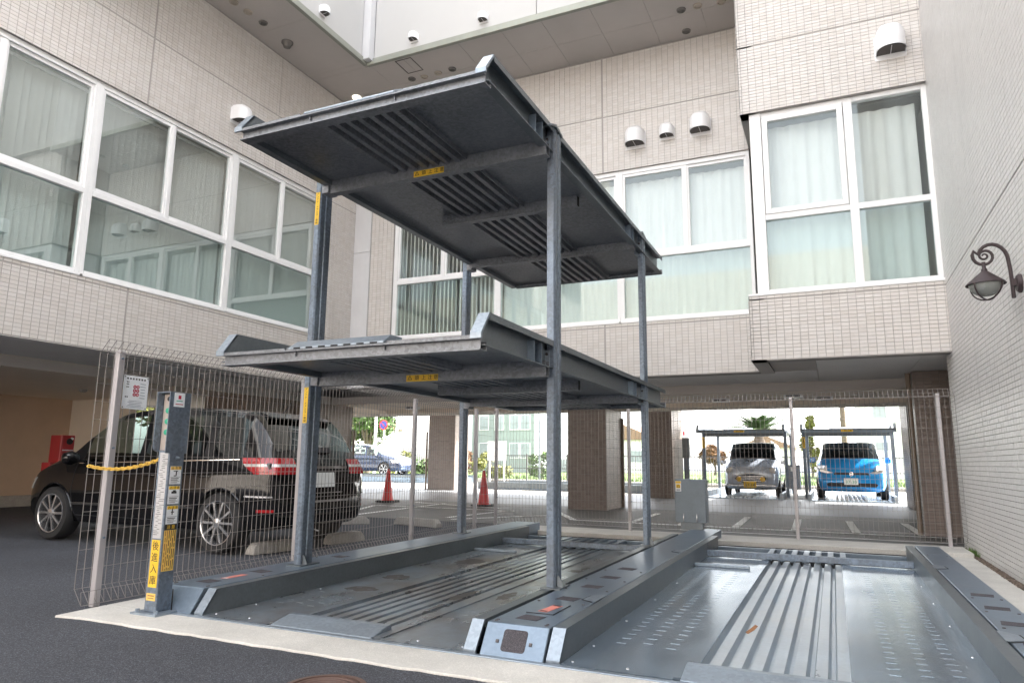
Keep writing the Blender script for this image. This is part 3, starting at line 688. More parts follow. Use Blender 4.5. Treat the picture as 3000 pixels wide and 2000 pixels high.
def tiles(bld, w, regions, mat, name='tile', n_single=300, pu=.1, pv=.05, jt=.0045, dep=.007, parent=None, lim=None):
    """one glazed tile per grid cell of each region; the largest in view are objects, the rest one joined part"""
    rng = np.random.RandomState(len(regions)*7+ord(w[0])); V = []; C = []
    for (u0, u1, v0, v1) in regions:
        us = np.arange(math.floor(u0/pu+1e-6), math.ceil(u1/pu-1e-6)); vv = np.arange(math.floor(v0/pv+1e-6), math.ceil(v1/pv-1e-6))
        U, W_ = np.meshgrid(us, vv); U = U.ravel(); W_ = W_.ravel()
        a = np.maximum(U*pu+jt/2, u0); b = np.minimum((U+1)*pu-jt/2, u1); c = np.maximum(W_*pv+jt/2, v0); d = np.minimum((W_+1)*pv-jt/2, v1)
        ok = (b-a > .012) & (d-c > .010)
        V.append(np.stack([a[ok], b[ok], c[ok], d[ok]], 1))
    R = np.concatenate(V)
    full = (np.abs(R[:, 1]-R[:, 0]-(pu-jt)) < 1e-4) & (np.abs(R[:, 3]-R[:, 2]-(pv-jt)) < 1e-4)
    single = []
    if n_single:
        cand = []
        for i in np.nonzero(full)[0]:
            p = MAP[w]((R[i, 0]+R[i, 1])/2, 0, (R[i, 2]+R[i, 3])/2)
            cand.append(((Vector(p)-CAM).length, i, p))
        cand.sort(); single = [(i, p) for dd, i, p in cand if in_view(p)][:n_single]
    keep = np.ones(len(R), bool); keep[[i for i, p in single]] = False; R2 = R[keep]
    n = len(R2); D = dep+rng.uniform(-.0008, .0008, n)
    a, b, c, d = R2.T; z = np.zeros(n); e = .0012
    quad = [(a, z, c), (b, z, c), (b, z, d), (a, z, d), (a+e, D, c+e), (b-e, D, c+e), (b-e, D, d-e), (a+e, D, d-e)]
    X = np.empty((n, 8, 3)); o = MAP[w](0, 0, 0); e1 = np.array(MAP[w](1, 0, 0))-o; e2 = np.array(MAP[w](0, 1, 0))-o; e3 = np.array(MAP[w](0, 0, 1))-o
    for k, (uu, dd, zz) in enumerate(quad): X[:, k, :] = np.array(o)+uu[:, None]*e1+dd[:, None]*e2+zz[:, None]*e3
    F = np.array([(4, 5, 6, 7), (0, 1, 5, 4), (1, 2, 6, 5), (2, 3, 7, 6), (3, 0, 4, 7)])
    if np.dot(np.cross(e1, e3), e2) < 0: F = F[:, ::-1]
    me = bpy.data.meshes.new('tiling'); me.from_pydata(X.reshape(-1, 3).tolist(), [], (F[None]+8*np.arange(n)[:, None, None]).reshape(-1, 4).tolist())
    me.materials.append(mt[mat]); ob = bpy.data.objects.new('tiling', me); COL.objects.link(ob); attach(ob, parent or bld); ob['kind'] = 'stuff'
    if single:
        q = np.array([(s*(pu-jt)/2*f, dd, t*(pv-jt)/2*f) for f, dd in ((1, 0), (.975, dep)) for s, t in ((-1, -1), (1, -1), (1, 1), (-1, 1))])
        pts = q[:, :1]*e1+q[:, 1:2]*e2+q[:, 2:3]*e3
        tm = bpy.data.meshes.new('tile'); tm.from_pydata(pts.tolist(), [], F.tolist()); tm.materials.append(mt[mat])
        for i, p in single:
            t = bpy.data.objects.new('tile', tm); COL.objects.link(t); attach(t, parent or bld); t.location = p
    return ob

def wall_base(bld, w, regions, depth=.25, mat='mortar'):
    mb = MB()
    for (u0, u1, v0, v1) in regions: wbox(mb, w, u0, u1, -depth, 0, v0, v1)
    mb.build('wall', mat, bld)

G = .007  # half width of a movement joint
def grid_regions(us, vs, hole=()):
    out = []
    for i in range(len(us)-1):
        for j in range(len(vs)-1):
            r = (us[i]+G, us[i+1]-G, vs[j]+G, vs[j+1]-G); c = ((r[0]+r[1])/2, (r[2]+r[3])/2)
            if not any(h[0] < c[0] < h[1] and h[2] < c[1] < h[3] for h in hole): out.append(r)
    return out

def window(bld, w, u0, u1, sub=None, z0=SILL, z1=HEAD, dress='curtain', low='glass_low', top='glass', seed=0, end0=.05, end1=.05):
    """transom window: two upper lights (split at sub) over one big lower light"""
    mb = MB(); D0, D1 = -.13, -.035
    wbox(mb, w, u0, u0+end0, D0, D1, z0, z1); wbox(mb, w, u1-end1, u1, D0, D1, z0, z1)
    wbox(mb, w, u0+end0, u1-end1, D0, D1, z0, z0+.06); wbox(mb, w, u0+end0, u1-end1, D0, D1, z1-.075, z1)
    wbox(mb, w, u0+end0, u1-end1, D0, D1+.004, TR0+.03, TR1-.045)
    wbox(mb, w, u0-.02, u1+.02, -.13, .02, z0-.035, z0-.002)      # sill strip
    fr = mb.build('window', 'alu', bld, bev=.004)
    tops = [(u0+end0, u1-end1)] if sub is None else [(u0+end0, sub-.02), (sub+.02, u1-end1)]
    for i, (a, b) in enumerate(tops):
        o = -.015*i; mb = MB(); A = .038
        wbox(mb, w, a, a+A, -.11+o, -.05+o, TR1-.045, z1-.075); wbox(mb, w, b-A, b, -.11+o, -.05+o, TR1-.045, z1-.075)
        wbox(mb, w, a+A, b-A, -.11+o, -.05+o, TR1-.045, TR1+.01); wbox(mb, w, a+A, b-A, -.11+o, -.05+o, z1-.125, z1-.075)
        mb.build('sash', 'alu', fr, bev=.003)
        mb = MB(); wbox(mb, w, a+A, b-A, -.083+o, -.077+o, TR1+.01, z1-.125); mb.build('pane', top, fr)
    if sub is not None:
        mb = MB(); wbox(mb, w, sub-.028, sub+.028, -.12, -.042, TR1-.045, z1-.075); mb.build('mullion', 'alu', fr, bev=.003)
    mb = MB(); wbox(mb, w, u0+end0, u1-end1, -.083, -.077, z0+.06, TR0+.03); mb.build('pane', low, fr)
    rng = random.Random(seed); a, b = u0+.03, u1-.03
    if dress == 'curtain':
        n = int((b-a)/.012); ph = 0; pts = []
        for i in range(n+1):
            t = a+(b-a)*i/n; ph += rng.uniform(.45, .95)*.75; pts.append((t, -.28+.012*sin(ph)+.008*sin(ph*.37+seed)))
        mb = MB(); v = [MAP[w](t, d, z) for z in (z0-.05, z1-.16) for t, d in pts]; k = len(pts)
        mb.add(v, [(i, i+1, k+i+1, k+i) for i in range(k-1)], 0, True); mb.build('curtain', 'curtain', fr, recalc=False)
    else:
        t = a+.04; W2 = .045 if dress == 'slats' else .048
        st = .089; ang = .75 if dress == 'slats' else .42
        while t < b-.02:
            an = ang+rng.uniform(-.05, .05); mb = MB(); c, s = cos(an)*W2, sin(an)*W2
            p = [(t-c, -.25-s), (t, -.25+.003), (t+c, -.25+s)]
            v = [MAP[w](x, d, z) for z in (z0+.0, z1-.14) for x, d in p]
            mb.add(v, [(0, 1, 4, 3), (1, 2, 5, 4)], 0, True); mb.build('slat', 'blind' if dress == 'slats' else 'blind_l', fr, recalc=False); t += st
        mb = MB(); wbox(mb, w, a, b, -.28, -.22, z1-.14, z1-.10); mb.build('blind_rail', 'alu', fr)
    return fr

def room(bld, w, u0, u1, dback=3.2, z0=2.75, z1=6.0, front=-.30):
    mb = MB(); P = MAP[w]
    v = [P(u0, front, z0), P(u1, front, z0), P(u1, -dback, z0), P(u0, -dback, z0), P(u0, front, z1), P(u1, front, z1), P(u1, -dback, z1), P(u0, -dback, z1)]
    mb.add(v, [(0, 1, 2, 3), (4, 5, 6, 7), (1, 2, 6, 5), (2, 3, 7, 6), (3, 0, 4, 7)]); mb.build('room', 'room', bld, recalc=False)

def vent_hood(w, u, z, wd, hh, dp, label, group='white vent hoods on the walls'):
    """weather hood: domed top, open underside with dark inside, back flange"""
    t = thing('vent_hood', label, 'vent hood', MAP[w](u, 0, z), group); P = MAP[w]
    mb = MB(); n = 12; r = wd/2; rows = []
    prof = [(.0, 1.0), (.35, .97), (.62, .88), (.82, .72), (.93, .5), (1.0, .2), (1.0, -.55)]     # (out, up) from top to lip
    for i in range(n+1):
        a = pi*i/n; x = cos(a); col = []
        for dq, up in prof:
            k = (abs(x)**3); d = dp*dq*(1-.18*k)+.012; zz = z+hh*(.5*up)-(.0)*k
            edge = min(1, (1-abs(x))*3+.0)
            zz2 = z-hh*.275+(zz-(z-hh*.275))*(1-.30*abs(x)**4)
            col.append(P(u+x*r, d*(sin(a)**.35 if dq > 0 else 0)+.012, zz2))
        rows.append(col)
    k = len(prof); vsx = [p for c in rows for p in c]
    fs = [(i*k+j, i*k+j+1, (i+1)*k+j+1, (i+1)*k+j) for i in range(n) for j in range(k-1)]
    mb.add(vsx, fs, 0, True)
    mb.build('hood', 'hood', t)
    mb = MB(); wbox(mb, w, u-r*1.06, u+r*1.06, .004, .016, z-hh*.40, z+hh*.30); mb.build('back_plate', 'hood', t, bev=.003)
    mb = MB(); vsx = []
    for i in range(n+1):
        a = pi*i/n; x = cos(a); vsx.append(P(u+x*r*.94, dp*.93*sin(a)**.35*(1-.18*abs(x)**3)+.014, z-hh*.255))
    mb.add(vsx, [tuple(range(n+1))]); mb.build('grille', 'vent_in', t)
    mb = MB(); wbox(mb, w, u-.004, u+.004, .02, dp*.9, z-hh*.268, z-hh*.258); mb.build('rib', 'hood', t)
    return t

# ---------------------------------------------------------------- left wing
lw = thing('tiled_building', 'left wing with beige tiles and a long ribbon of windows beside the black hatchback', 'building', (XL-2, 5, 0), 'tiled building wings')
wy0, wy1 = .85, 10.35
us = [-3.0, .85, 1.22, 3.77, 6.32, 8.87, 10.35, YB]; vs_ = [WB, 3.24, SILL-.035+G, HEAD-G, JNT, SOF-.02]
reg = grid_regions(us, vs_, [(wy0, wy1, SILL-.03, HEAD-.02)])
wall_base(lw, 'L', [(-3.0, YB, WB, SILL-.035), (-3.0, wy0, SILL-.035, HEAD), (wy1, YB, SILL-.035, HEAD), (-3.0, YB, HEAD, SOF)])
tiles(lw, 'L', [r for r in reg if r[1] > 1.3], 'tile')
for i, (a, b) in enumerate(((.85, 3.24), (3.24, 5.63), (5.63, 8.02), (8.02, 10.35))):
    window(lw, 'L', a, b, (a+b)/2+(0 if i < 3 else -.02), dress='blind', low='glass_low_l', top='glass_l', seed=i, end0=.06, end1=.06)
room(lw, 'L', .6, 10.6)
mb = MB(); mb.box(-10.5, XL-.25, -3, 13.0, WB+.02, WB+.06); lwso = mb.build('soffit', 'soffit_lo', lw)
mb = MB(); mb.box(-8.95, -8.70, -3, YB, WB-.004, WB); mb.build('wall_edge', 'soffit_lo', lw)
mb = MB(); mb.box(-15.6, -10.5, -3, 13.8, 2.25, 2.75); mb.build('ceiling', 'ceil', lw)
mb = MB(); mb.box(-10.497, -10.490, -3, 12.98, 2.244, 2.40); mb.build('beam_face', 'soffit', lw)
mb = MB(); mb.box(-15.8, -15.5, -3, 10.35, -.02, 2.25); mb.build('back_wall', 'beige', lw)
mb = MB(); mb.box(-15.5, -15.2, -3, 10.2, -.02, .20); mb.build('wall_plinth', 'stop', lw)
mb = MB(); mb.box(-15.5, -13.6, 10.2, 10.35, -.02, 2.25); mb.build('side_wall', 'ceil', lw)
mb = MB(); mb.box(-16.2, -8.96, -3, YB+.0, 6.3, 8.2); mb.box(-15.6, -11.95, -3, 11, 2.76, 6.3); mb.build('upper_core', 'room', lw)
for x, y in ((-13.2, 6.0), (-12.8, 8.6)):
    mb = MB(); mb.lathe([(.07, 0), (.07, -.03), (.045, -.05), (.0, -.05)], (x, y, 2.25), 14); mb.build('ceiling_lamp', 'stop', lw)
for y in (6.9, 8.4):
    mb = MB(); mb.box(-9.6, -9.25, y, y+.9, WB+.005, WB+.02); mb.build('soffit_vent', 'alu_s', lw)
# ---------------------------------------------------------------- back wing
bw = thing('tiled_building', 'back wing with beige tiles, wide windows and a projecting bay above the open car park', 'building', (-3.5, YB+3, 0), 'tiled building wings')
us = [-8.28, -7.74, -5.8, -3.38, -.945]; vs_ = [WB, 3.24, SILL-.035+G, HEAD-G, JNT, SOF-.02]
reg = grid_regions(us, vs_, [(-7.74, -.9, SILL-.03, HEAD-.02)])
wall_base(bw, 'B', [(-8.45, -.945, WB, SILL-.035), (-8.45, -7.74, SILL-.035, HEAD), (-8.45, -.945, HEAD, SOF)])
tiles(bw, 'B', reg, 'tile', n_single=150)
mb = MB(); wbox(mb, 'B', -8.69, -8.29, 0, .03, WB, 5.15); wbox(mb, 'B', -8.69, -8.29, 0, .03, 5.156, SOF); mb.build('joint_cover', 'cover', bw, bev=.004)
window(bw, 'B', -7.74, -5.45, -6.61, dress='slats', seed=11, end0=.09, end1=.055)
window(bw, 'B', -5.45, -3.12, -4.29, seed=12, end0=.07, end1=.055)
window(bw, 'B', -3.12, -.945, -1.98, seed=13, end0=.07, end1=.055)
room(bw, 'B', -7.8, -.95)
# the bay
usb = [-.94, .26, XR]; vb = [WB, 3.24, SILL-.035+G, HEAD-G, JNT, 8.40, 10.0]
regb = grid_regions([-.94, XR], vb, [(-.94, XR, SILL-.03, HEAD-.02)])
wall_base(bw, 'Y', [(-.94, XR, WB, SILL-.035), (-.94, XR, HEAD, 20)], .22)
tiles(bw, 'Y', [r for r in regb], 'tile', n_single=150)
wall_base(bw, 'S', [(YY+.0, YB, WB, SILL-.035), (YY, YB, HEAD, 20)], .2)
tiles(bw, 'S', [(YY+.01, YB-.01, WB, 3.23), (YY+.01, YB-.01, HEAD, JNT-G), (YY+.01, YB-.01, JNT+G, 9)], 'tile', n_single=0)
def bay_window():
    mb = MB(); w = 'Y'; D0, D1 = -.16, -.07
    wbox(mb, w, -.82, -.665, -.20, -.055, SILL, HEAD); wbox(mb, w, .415, .525, D0, D1, SILL, HEAD); wbox(mb, w, 1.36, 1.424, D0, D1, SILL, HEAD)
    for a, b in ((-.665, .415), (.525, 1.36)):
        wbox(mb, w, a, b, D0, D1, SILL, SILL+.06); wbox(mb, w, a, b, D0, D1, TR0+.02, TR1-.045); wbox(mb, w, a, b, D0, D1, HEAD-.07, HEAD)
    wbox(mb, w, -.94, 1.424, -.16, .02, SILL-.035, SILL-.002)
    fr = mb.build('window', 'alu', bw, bev=.004)
    mb = MB(); A = .075
    a, b, z0, z1 = -.655, .405, TR1-.045, HEAD-.07
    wbox(mb, w, a, a+A, -.13, -.055, z0, z1); wbox(mb, w, b-A, b, -.13, -.055, z0, z1); wbox(mb, w, a+A, b-A, -.13, -.055, z0, z0+A); wbox(mb, w, a+A, b-A, -.13, -.055, z1-A, z1)
    mb.build('sash', 'alu', fr, bev=.004)
    mb = MB(); wbox(mb, w, a+A, b-A, -.10, -.094, z0+A, z1-A); mb.build('pane', 'glass', fr)
    mb = MB(); wbox(mb, w, .525, 1.36, -.12, -.114, TR1-.045, HEAD-.07); mb.build('pane', 'glass', fr)
    for a, b in ((-.665, .415), (.525, 1.36)):
        mb = MB(); wbox(mb, w, a, b, -.12, -.114, SILL+.06, TR0+.02); mb.build('pane', 'glass_low', fr)
    rng = random.Random(31)
    for a, b in ((-.70, .44), (.50, 1.30)):
        n = int((b-a)/.012); ph = 0; pts = []
        for i in range(n+1):
            t = a+(b-a)*i/n; ph += rng.uniform(.35, .85)*.7; pts.append((t, -.32+.013*sin(ph)+.006*sin(ph*.41)))
        mb = MB(); k = len(pts); mb.add([MAP[w](t, d, z) for z in (SILL-.05, HEAD-.14) for t, d in pts], [(i, i+1, k+i+1, k+i) for i in range(k-1)], 0, True)
        mb.build('curtain', 'curtain', fr, recalc=False)
    mb = MB(); mb.box(-.80, -.78, YY+.2, YB, SILL, HEAD); mb.build('side_panel', 'alu', fr)
bay_window()
mb = MB()
v = [(-.76, YY+.34, 2.75), (1.42, YY+.34, 2.75), (1.42, 14.4, 2.75), (-.76, 14.4, 2.75), (-.76, YY+.34, 6.0), (1.42, YY+.34, 6.0), (1.42, 14.4, 6.0), (-.76, 14.4, 6.0)]
mb.add(v, [(0, 1, 2, 3), (4, 5, 6, 7), (1, 2, 6, 5), (2, 3, 7, 6), (3, 0, 4, 7)]); mb.build('room', 'room', bw, recalc=False)
# open ground floor: soffit boards, beams, ceilings, pillars
xs = [-10.5, -9.2, -7.9, -6.6, -5.3, -4.0, -2.7, -1.4, -.14, 1.14, 2.4]
for i in range(len(xs)-1):
    a, b = xs[i]+.004, xs[i+1]-.004
    y0 = YB+.25 if b < -.7 else YY+.22
    if a < -.7 < b: y0 = YB+.25
    mb = MB(); mb.box(a, b, y0, 13.0, WB+.02, WB+.06); mb.build('soffit_board', 'soffit_lo', bw)
mb = MB(); mb.box(-.74, -.14, YY+.22, YB+.25, WB+.024, WB+.06); mb.box(-.94, -.74, YY+.22, YB+.25, WB-.003, WB+.06); mb.build('bay_edge', 'soffit', bw)
mb = MB(); mb.box(-10.5, 6.0, 13.0, 14.9, 2.25, 2.9); mb.build('ceiling', 'ceil', bw)
mb = MB(); mb.box(-10.5, 6.0, 12.99, 13.0, 2.246, WB+.06); mb.build('beam_face', 'soffit', bw)
mb = MB(); mb.box(-16, 6.0, 14.9, 15.9, 2.16, 2.9); mb.build('beam', 'ceil', bw)
mb = MB(); mb.box(-16, 6.0, 15.9, 22.6, 2.75, 2.95); mb.build('far_ceiling', 'ceil', bw)
mb = MB(); mb.box(-16, 6, YB+3.4, 22.6, 2.96, 8.2); mb.build('upper_core', 'room', bw)
def pillar(x0, x1, y0, y1, z1, z0=-.012, ns=40):
    mb = MB(); mb.box(x0, x1, y0, y1, z0, z1); p = mb.build('pillar', 'mortar_d', bw)
    MAP['q'] = lambda u, d, z: (u, y0-d, z); tiles(bw, 'q', [(x0, x1, 0, z1)], 'tile_d', n_single=0, parent=p)
    MAP['q'] = lambda u, d, z: (x1+d, u, z); tiles(bw, 'q', [(y0, y1, 0, z1)], 'tile_d' if x1 < 1 else 'tile_d', n_single=0, parent=p)
    MAP['q'] = lambda u, d, z: (x0-d, u, z); tiles(bw, 'q', [(y0, y1, 0, z1)], 'tile_d', n_single=0, parent=p)
    return p
pA = pillar(-5.30, -4.43, 14.65, 15.9, 2.16); pB = pillar(-4.95, -4.25, 20.6, 22.2, 2.75); pC = pillar(-13.0, -11.95, 21.5, 22.5, 2.75)
pD = pillar(-11.65, -10.5, 10.42, 13.8, 2.246); pE = pillar(1.16, 1.80, 12.0, 13.1, 2.40); pF = pillar(1.62, 2.3, 18.6, 20.4, 2.75)
for p, x, y, z1 in ((pA, -4.39, 15.80, 2.0), (pC, -13.08, 21.5, 2.0), (pD, -10.46, 11.83, 2.2), (pD, -10.44, 13.80, 1.7), (pE, 1.10, 12.06, 2.38)):
    mb = MB(); mb.tube([(x, y, 0), (x, y, z1)], .035, 10); mb.build('drain_pipe', M('brown drain pipe', (.20, .15, .11), .5), p)
mb = MB(); mb.box(1.80, 2.1, 13.1, 18.6, 0, 2.75); mb.build('end_wall', 'mortar_d', bw)
# ceiling lights under the car park ceiling
for x, y in ((-1.95, 14.2), (-.10, 14.3), (-.6, 13.7), (-6.8, 14.0), (-9.0, 14.1)):
    mb = MB(); mb.box(x-.16, x+.16, y-.08, y+.08, 2.19, 2.25); l = mb.build('ceiling_light', 'alu', bw, bev=.004)
    mb = MB(); mb.box(x-.12, x-.01, y-.081, y-.079, 2.20, 2.24); mb.box(x+.01, x+.12, y-.081, y-.079, 2.20, 2.24); mb.build('lens', 'vent_in', l)
# ---------------------------------------------------------------- right building
rb = thing('tiled_building', 'right hand building with a plain pale tiled wall carrying the scroll lamp', 'building', (XR+2, 4, 0), 'tiled building wings')
us = [-4.0, 4.0, 8.55, 10.5]; vs_ = [-.02, 3.24, 7.065, 10.9, 14.7]
reg = grid_regions(us, vs_)
wall_base(rb, 'R', [(-4.0, 10.5, -.05, 14.8)], .3)
tiles(rb, 'R', [(max(r[0], 4.6), r[1], r[2], min(r[3], 12.5)) for r in reg if r[1] > 4.6], 'tile_r')
mb = MB(); mb.box(XR+.301, XR+7, -4, 10.5, -.05, 14.8); mb.box(2.6, XR+7, 10.501, 19.5, -.05, 14.8); mb.build('core', 'mortar', rb)  # second box is an unseen extension added to block sun from the right
# ---------------------------------------------------------------- building across the court, seen only as reflections in the window glass
ob_ = thing('tiled_building', 'beige building across the court behind the viewer, mirrored faintly in the window panes', 'building', (-5, -22, 0), 'tiled building wings')
mb = MB(); mb.box(-34, 16, -30, -20, -.05, 12.5); mb.build('wall', M('beige render', (.52, .47, .42), .85, var=.06), ob_)
for z in (3.2, 6.4, 9.6):
    mb = MB(); mb.box(-34, 16, -19.998, -19.9, z, z+.25); mb.build('floor_band', 'mortar', ob_)
# ---------------------------------------------------------------- overhanging upper storeys
ub = thing('overhanging_storey', 'white clad upper storeys overhanging the courtyard on two sides', 'building', (XL-3, YB+3, SOF), 'tiled building wings')
FX, FY = -7.46, 9.71; TOP = 17.5
xs = [-7.40, -6.72, -5.56, -4.72, -3.99, -3.15, -2.31, -1.5, -.95]
def soff(a, b, c, d):
    mb = MB(); mb.box(a+.003, b-.003, c+.003, d-.003, SOF, SOF+.02); return mb.build('soffit_panel', 'soffit', ub)
for i in range(len(xs)-1):
    soff(xs[i], xs[i+1], FY+.04, 10.52); soff(xs[i], xs[i+1], 10.52, YB)
soff(XL, -7.40, FY+.04, 10.52); soff(XL, -7.40, 10.52, YB)
for y in np.arange(-2, 9.7, 1.45): soff(XL, FX-.04, y, min(y+1.45, FY+.04))
mb = MB(); mb.box(XL, -.95, FY+.04, YB, SOF+.021, SOF+.2); mb.box(XL, FX-.04, -3, FY+.04, SOF+.021, SOF+.2); mb.build('slab', 'soffit', ub)
# white cladding panels with joints, drip edge, corner trim
xp = [FX+.16, -4.05, -.945]
for i in range(len(xp)-1):
    for z0, z1 in ((SOF+.10, 11.2), (11.212, 14.3), (14.312, TOP)):
        mb = MB(); mb.box(xp[i]+.006, xp[i+1]-.006, FY, FY+.12, z0, z1); mb.build('cladding_panel', 'white_wall', ub)
yp = [-3.0, 2.9, FY-.16]
for i in range(len(yp)-1):
    for z0, z1 in ((SOF+.10, 11.2), (11.212, 14.3), (14.312, TOP)):
        mb = MB(); mb.box(FX-.12, FX, yp[i]+.006, yp[i+1]-.006, z0, z1); mb.build('cladding_panel', 'white_wall', ub)
mb = MB(); mb.box(FX-.02, FX+.15, FY-.15, FY+.02, SOF+.04, TOP); mb.build('corner_trim', 'cover', ub, bev=.004)
for a in (('x', FX+.02, -.945), ('y', -3.0, FY-.02)):
    mb = MB()
    if a[0] == 'x': mb.box(a[1], a[2], FY-.03, FY+.045, SOF-.02, SOF+.095)
    else: mb.box(FX-.045, FX+.03, a[1], a[2], SOF-.02, SOF+.095)
    mb.build('drip_edge', M('drip edge metal', (.30, .31, .27), .5, .3), ub, bev=.005)
mb = MB(); mb.box(-20, FX-.125, -3, 24, SOF+.21, TOP); mb.box(FX-.12, 1.4, FY+.125, 24, SOF+.21, TOP); mb.build('core', 'room', ub)
# access hatch and small fittings on the soffit
mb = MB()
for a, b, c, d in ((-6.90, -6.56, 9.80, 9.815), (-6.90, -6.56, 10.235, 10.25), (-6.90, -6.885, 9.815, 10.235), (-6.575, -6.56, 9.815, 10.235)): mb.box(a, b, c, d, SOF-.006, SOF)
mb.build('access_hatch', 'vent_in', ub)
mtb = M('dark fitting', (.16, .15, .14), .5); mtc = M('cream fitting', (.42, .37, .31), .6)
for x, y, k in ((-8.32, 7.34, 1), (-8.30, 7.62, 1), (-8.28, 7.94, 0), (-6.93, 10.43, 0), (-6.67, 10.46, 1), (-6.36, 10.45, 1), (-6.05, 10.44, 0), (-1.80, 10.40, 0), (-1.54, 10.40, 1), (-1.18, 10.45, 1), (-1.83, 11.0, 0)):
    mb = MB(); mb.lathe([(.075, 0), (.07, -.02), (.05, -.022), (.048, -.004), (0, -.004)], (x, y, SOF), 16); mb.build('downlight', mtc if k else mtb, ub)
mb = MB(); mb.lathe([(.10, 0), (.10, -.03), (.075, -.05), (.06, -.10), (.0, -.115)], (-8.3, 8.54, SOF), 18); mb.build('alarm_bell', mtb, ub)
mb = MB(); mb.lathe([(.09, 0), (.085, -.03), (.0, -.035)], (-8.33, 10.57, SOF), 16); mb.build('downlight', 'lit', ub)

# ---------------------------------------------------------------- vent hoods (each lifted off its wall alone)
vent_hood('Y', 1.04, 6.62, .36, .50, .27, 'big vent hood above the bay window, close to the right wall')
vent_hood('B', -2.79, 6.52, .33, .42, .25, 'vent hood leftmost of the three above the back windows')
vent_hood('B', -2.245, 6.545, .24, .30, .18, 'small vent hood between two bigger ones above the back windows')
vent_hood('B', -1.685, 6.555, .33, .42, .25, 'vent hood next to the bay, rightmost of the three above the back windows')
vent_hood('L', 7.95, 6.60, .30, .38, .24, 'vent hood on the left wing right of the raised pallet corner')
vent_hood('L', 9.62, 6.62, .30, .38, .24, 'vent hood on the left wing half hidden by the top pallet')
MAP['p'] = lambda u, d, z: (u, FY-d, z); MAP['o'] = lambda u, d, z: (FX+d, u, z)
vent_hood('p', -6.42, 8.50, .16, .2, .13, 'tiny vent hood on the white wall near its corner trim')
vent_hood('p', -5.02, 8.50, .16, .2, .13, 'tiny vent hood on the white wall furthest from the corner trim')
vent_hood('o', 8.42, 8.50, .16, .2, .13, 'tiny vent hood on the white wall above the left wing')

# ---------------------------------------------------------------- wall lamp with scroll bracket
wlp = thing('wall_lamp', 'dark bronze scroll bracket lamp with conical shade on the right wall', 'wall lamp', (1.42, 6.456, 2.41)); yl = 6.456
mb = MB(); mb.lathe([(.075, .0), (.075, -.012), (.06, -.03), (.0, -.032)], (1.4185, yl, 2.41), 20, axis='x'); mb.obox((1.382, yl, 2.42), (.02, 0, 0), (0, .02, 0), (0, 0, .028)); mb.build('wall_plate', 'bronze', wlp)
pts = [(1.362, 2.298), (1.362, 2.42), (1.359, 2.52), (1.353, 2.60)]
for k in range(1, 11):
    a = pi*k/10*.92; pts.append((1.245+.108*cos(a*1.0)*1.0, 2.60+.146*sin(a)))
c0 = (1.197, 2.655)
pts = pts[:-1]
a = 2.55; r = .085; 
while r > .012:
    pts.append((c0[0]+r*cos(a), c0[1]+r*sin(a))); a += .42; r *= .935 if a > 4.7 else .965
mb = MB(); n = len(pts); mb.tube([(x, yl, z) for x, z in pts], [.0145 if i < 8 else max(.006, .0145-.0085*(i-8)/(n-8)) for i in range(n)], 8); mb.build('bracket', 'bronze', wlp)
mb = MB(); mb.lathe([(0, .03), (.014, .03), (.014, -.02), (.022, -.03), (.022, -.045)], (1.187, yl, 2.575), 14); mb.lathe([(.022, -.045), (.135, -.145), (.14, -.155), (.132, -.158), (.02, -.06)], (1.187, yl, 2.575), 28); mb.build('shade', 'bronze', wlp)
mb = MB(); mb.lathe([(.118, 0)]+[(.118*cos(t), -.10*sin(t)) for t in [pi/2*k/7 for k in range(1, 8)]], (1.187, yl, 2.425), 24); mb.build('bowl', 'lampglass', wlp)
for k in range(4):
    a = pi/4+k*pi/2; mb = MB(); mb.tube([(1.187+.13*cos(t)*cos(a), yl+.13*cos(t)*sin(a), 2.42-.122*sin(t)) for t in [pi/2*j/8 for j in range(9)]], .006, 6); mb.build('cage_bar', 'bronze', wlp)
# ================================================================== VEHICLES
mt['carglass'] = glass_mat('tinted car glass', (.05, .055, .06), .07)
mt['clearglass'] = glass_mat('light car glass', (.62, .70, .68), .05)
mt['tyre'] = M('tyre rubber', (.02, .02, .021), .75, var=.2, vs=20)
mt['alloy'] = M('polished alloy', (.62, .63, .65), .2, .85, var=.05)
mt['chrome'] = M('chrome trim', (.75, .75, .76), .12, 1.0, var=.02, rv=.02)
mt['seat'] = M('dark car interior', (.03, .03, .032), .8, var=.2)
mt['tail_red'] = M('red lamp lens', (.36, .008, .012), .18, var=.1, vs=40, coat=1)
mt['tail_clear'] = M('clear lamp lens', (.62, .60, .58), .15, .3, var=.1, vs=40)
mt['plate_w'] = M('white number plate', (.75, .76, .74), .5, var=.03)
mt['plate_y'] = M('yellow number plate', (.80, .52, .03), .5, var=.03)
mt['amber'] = M('yellow fog lamp', (.75, .45, .04), .2, var=.05, coat=1)

def paint(name, col, metal=.0, rough=.25): return M(name, col, rough, metal, var=.04, vs=1.5, rv=.03, coat=1)

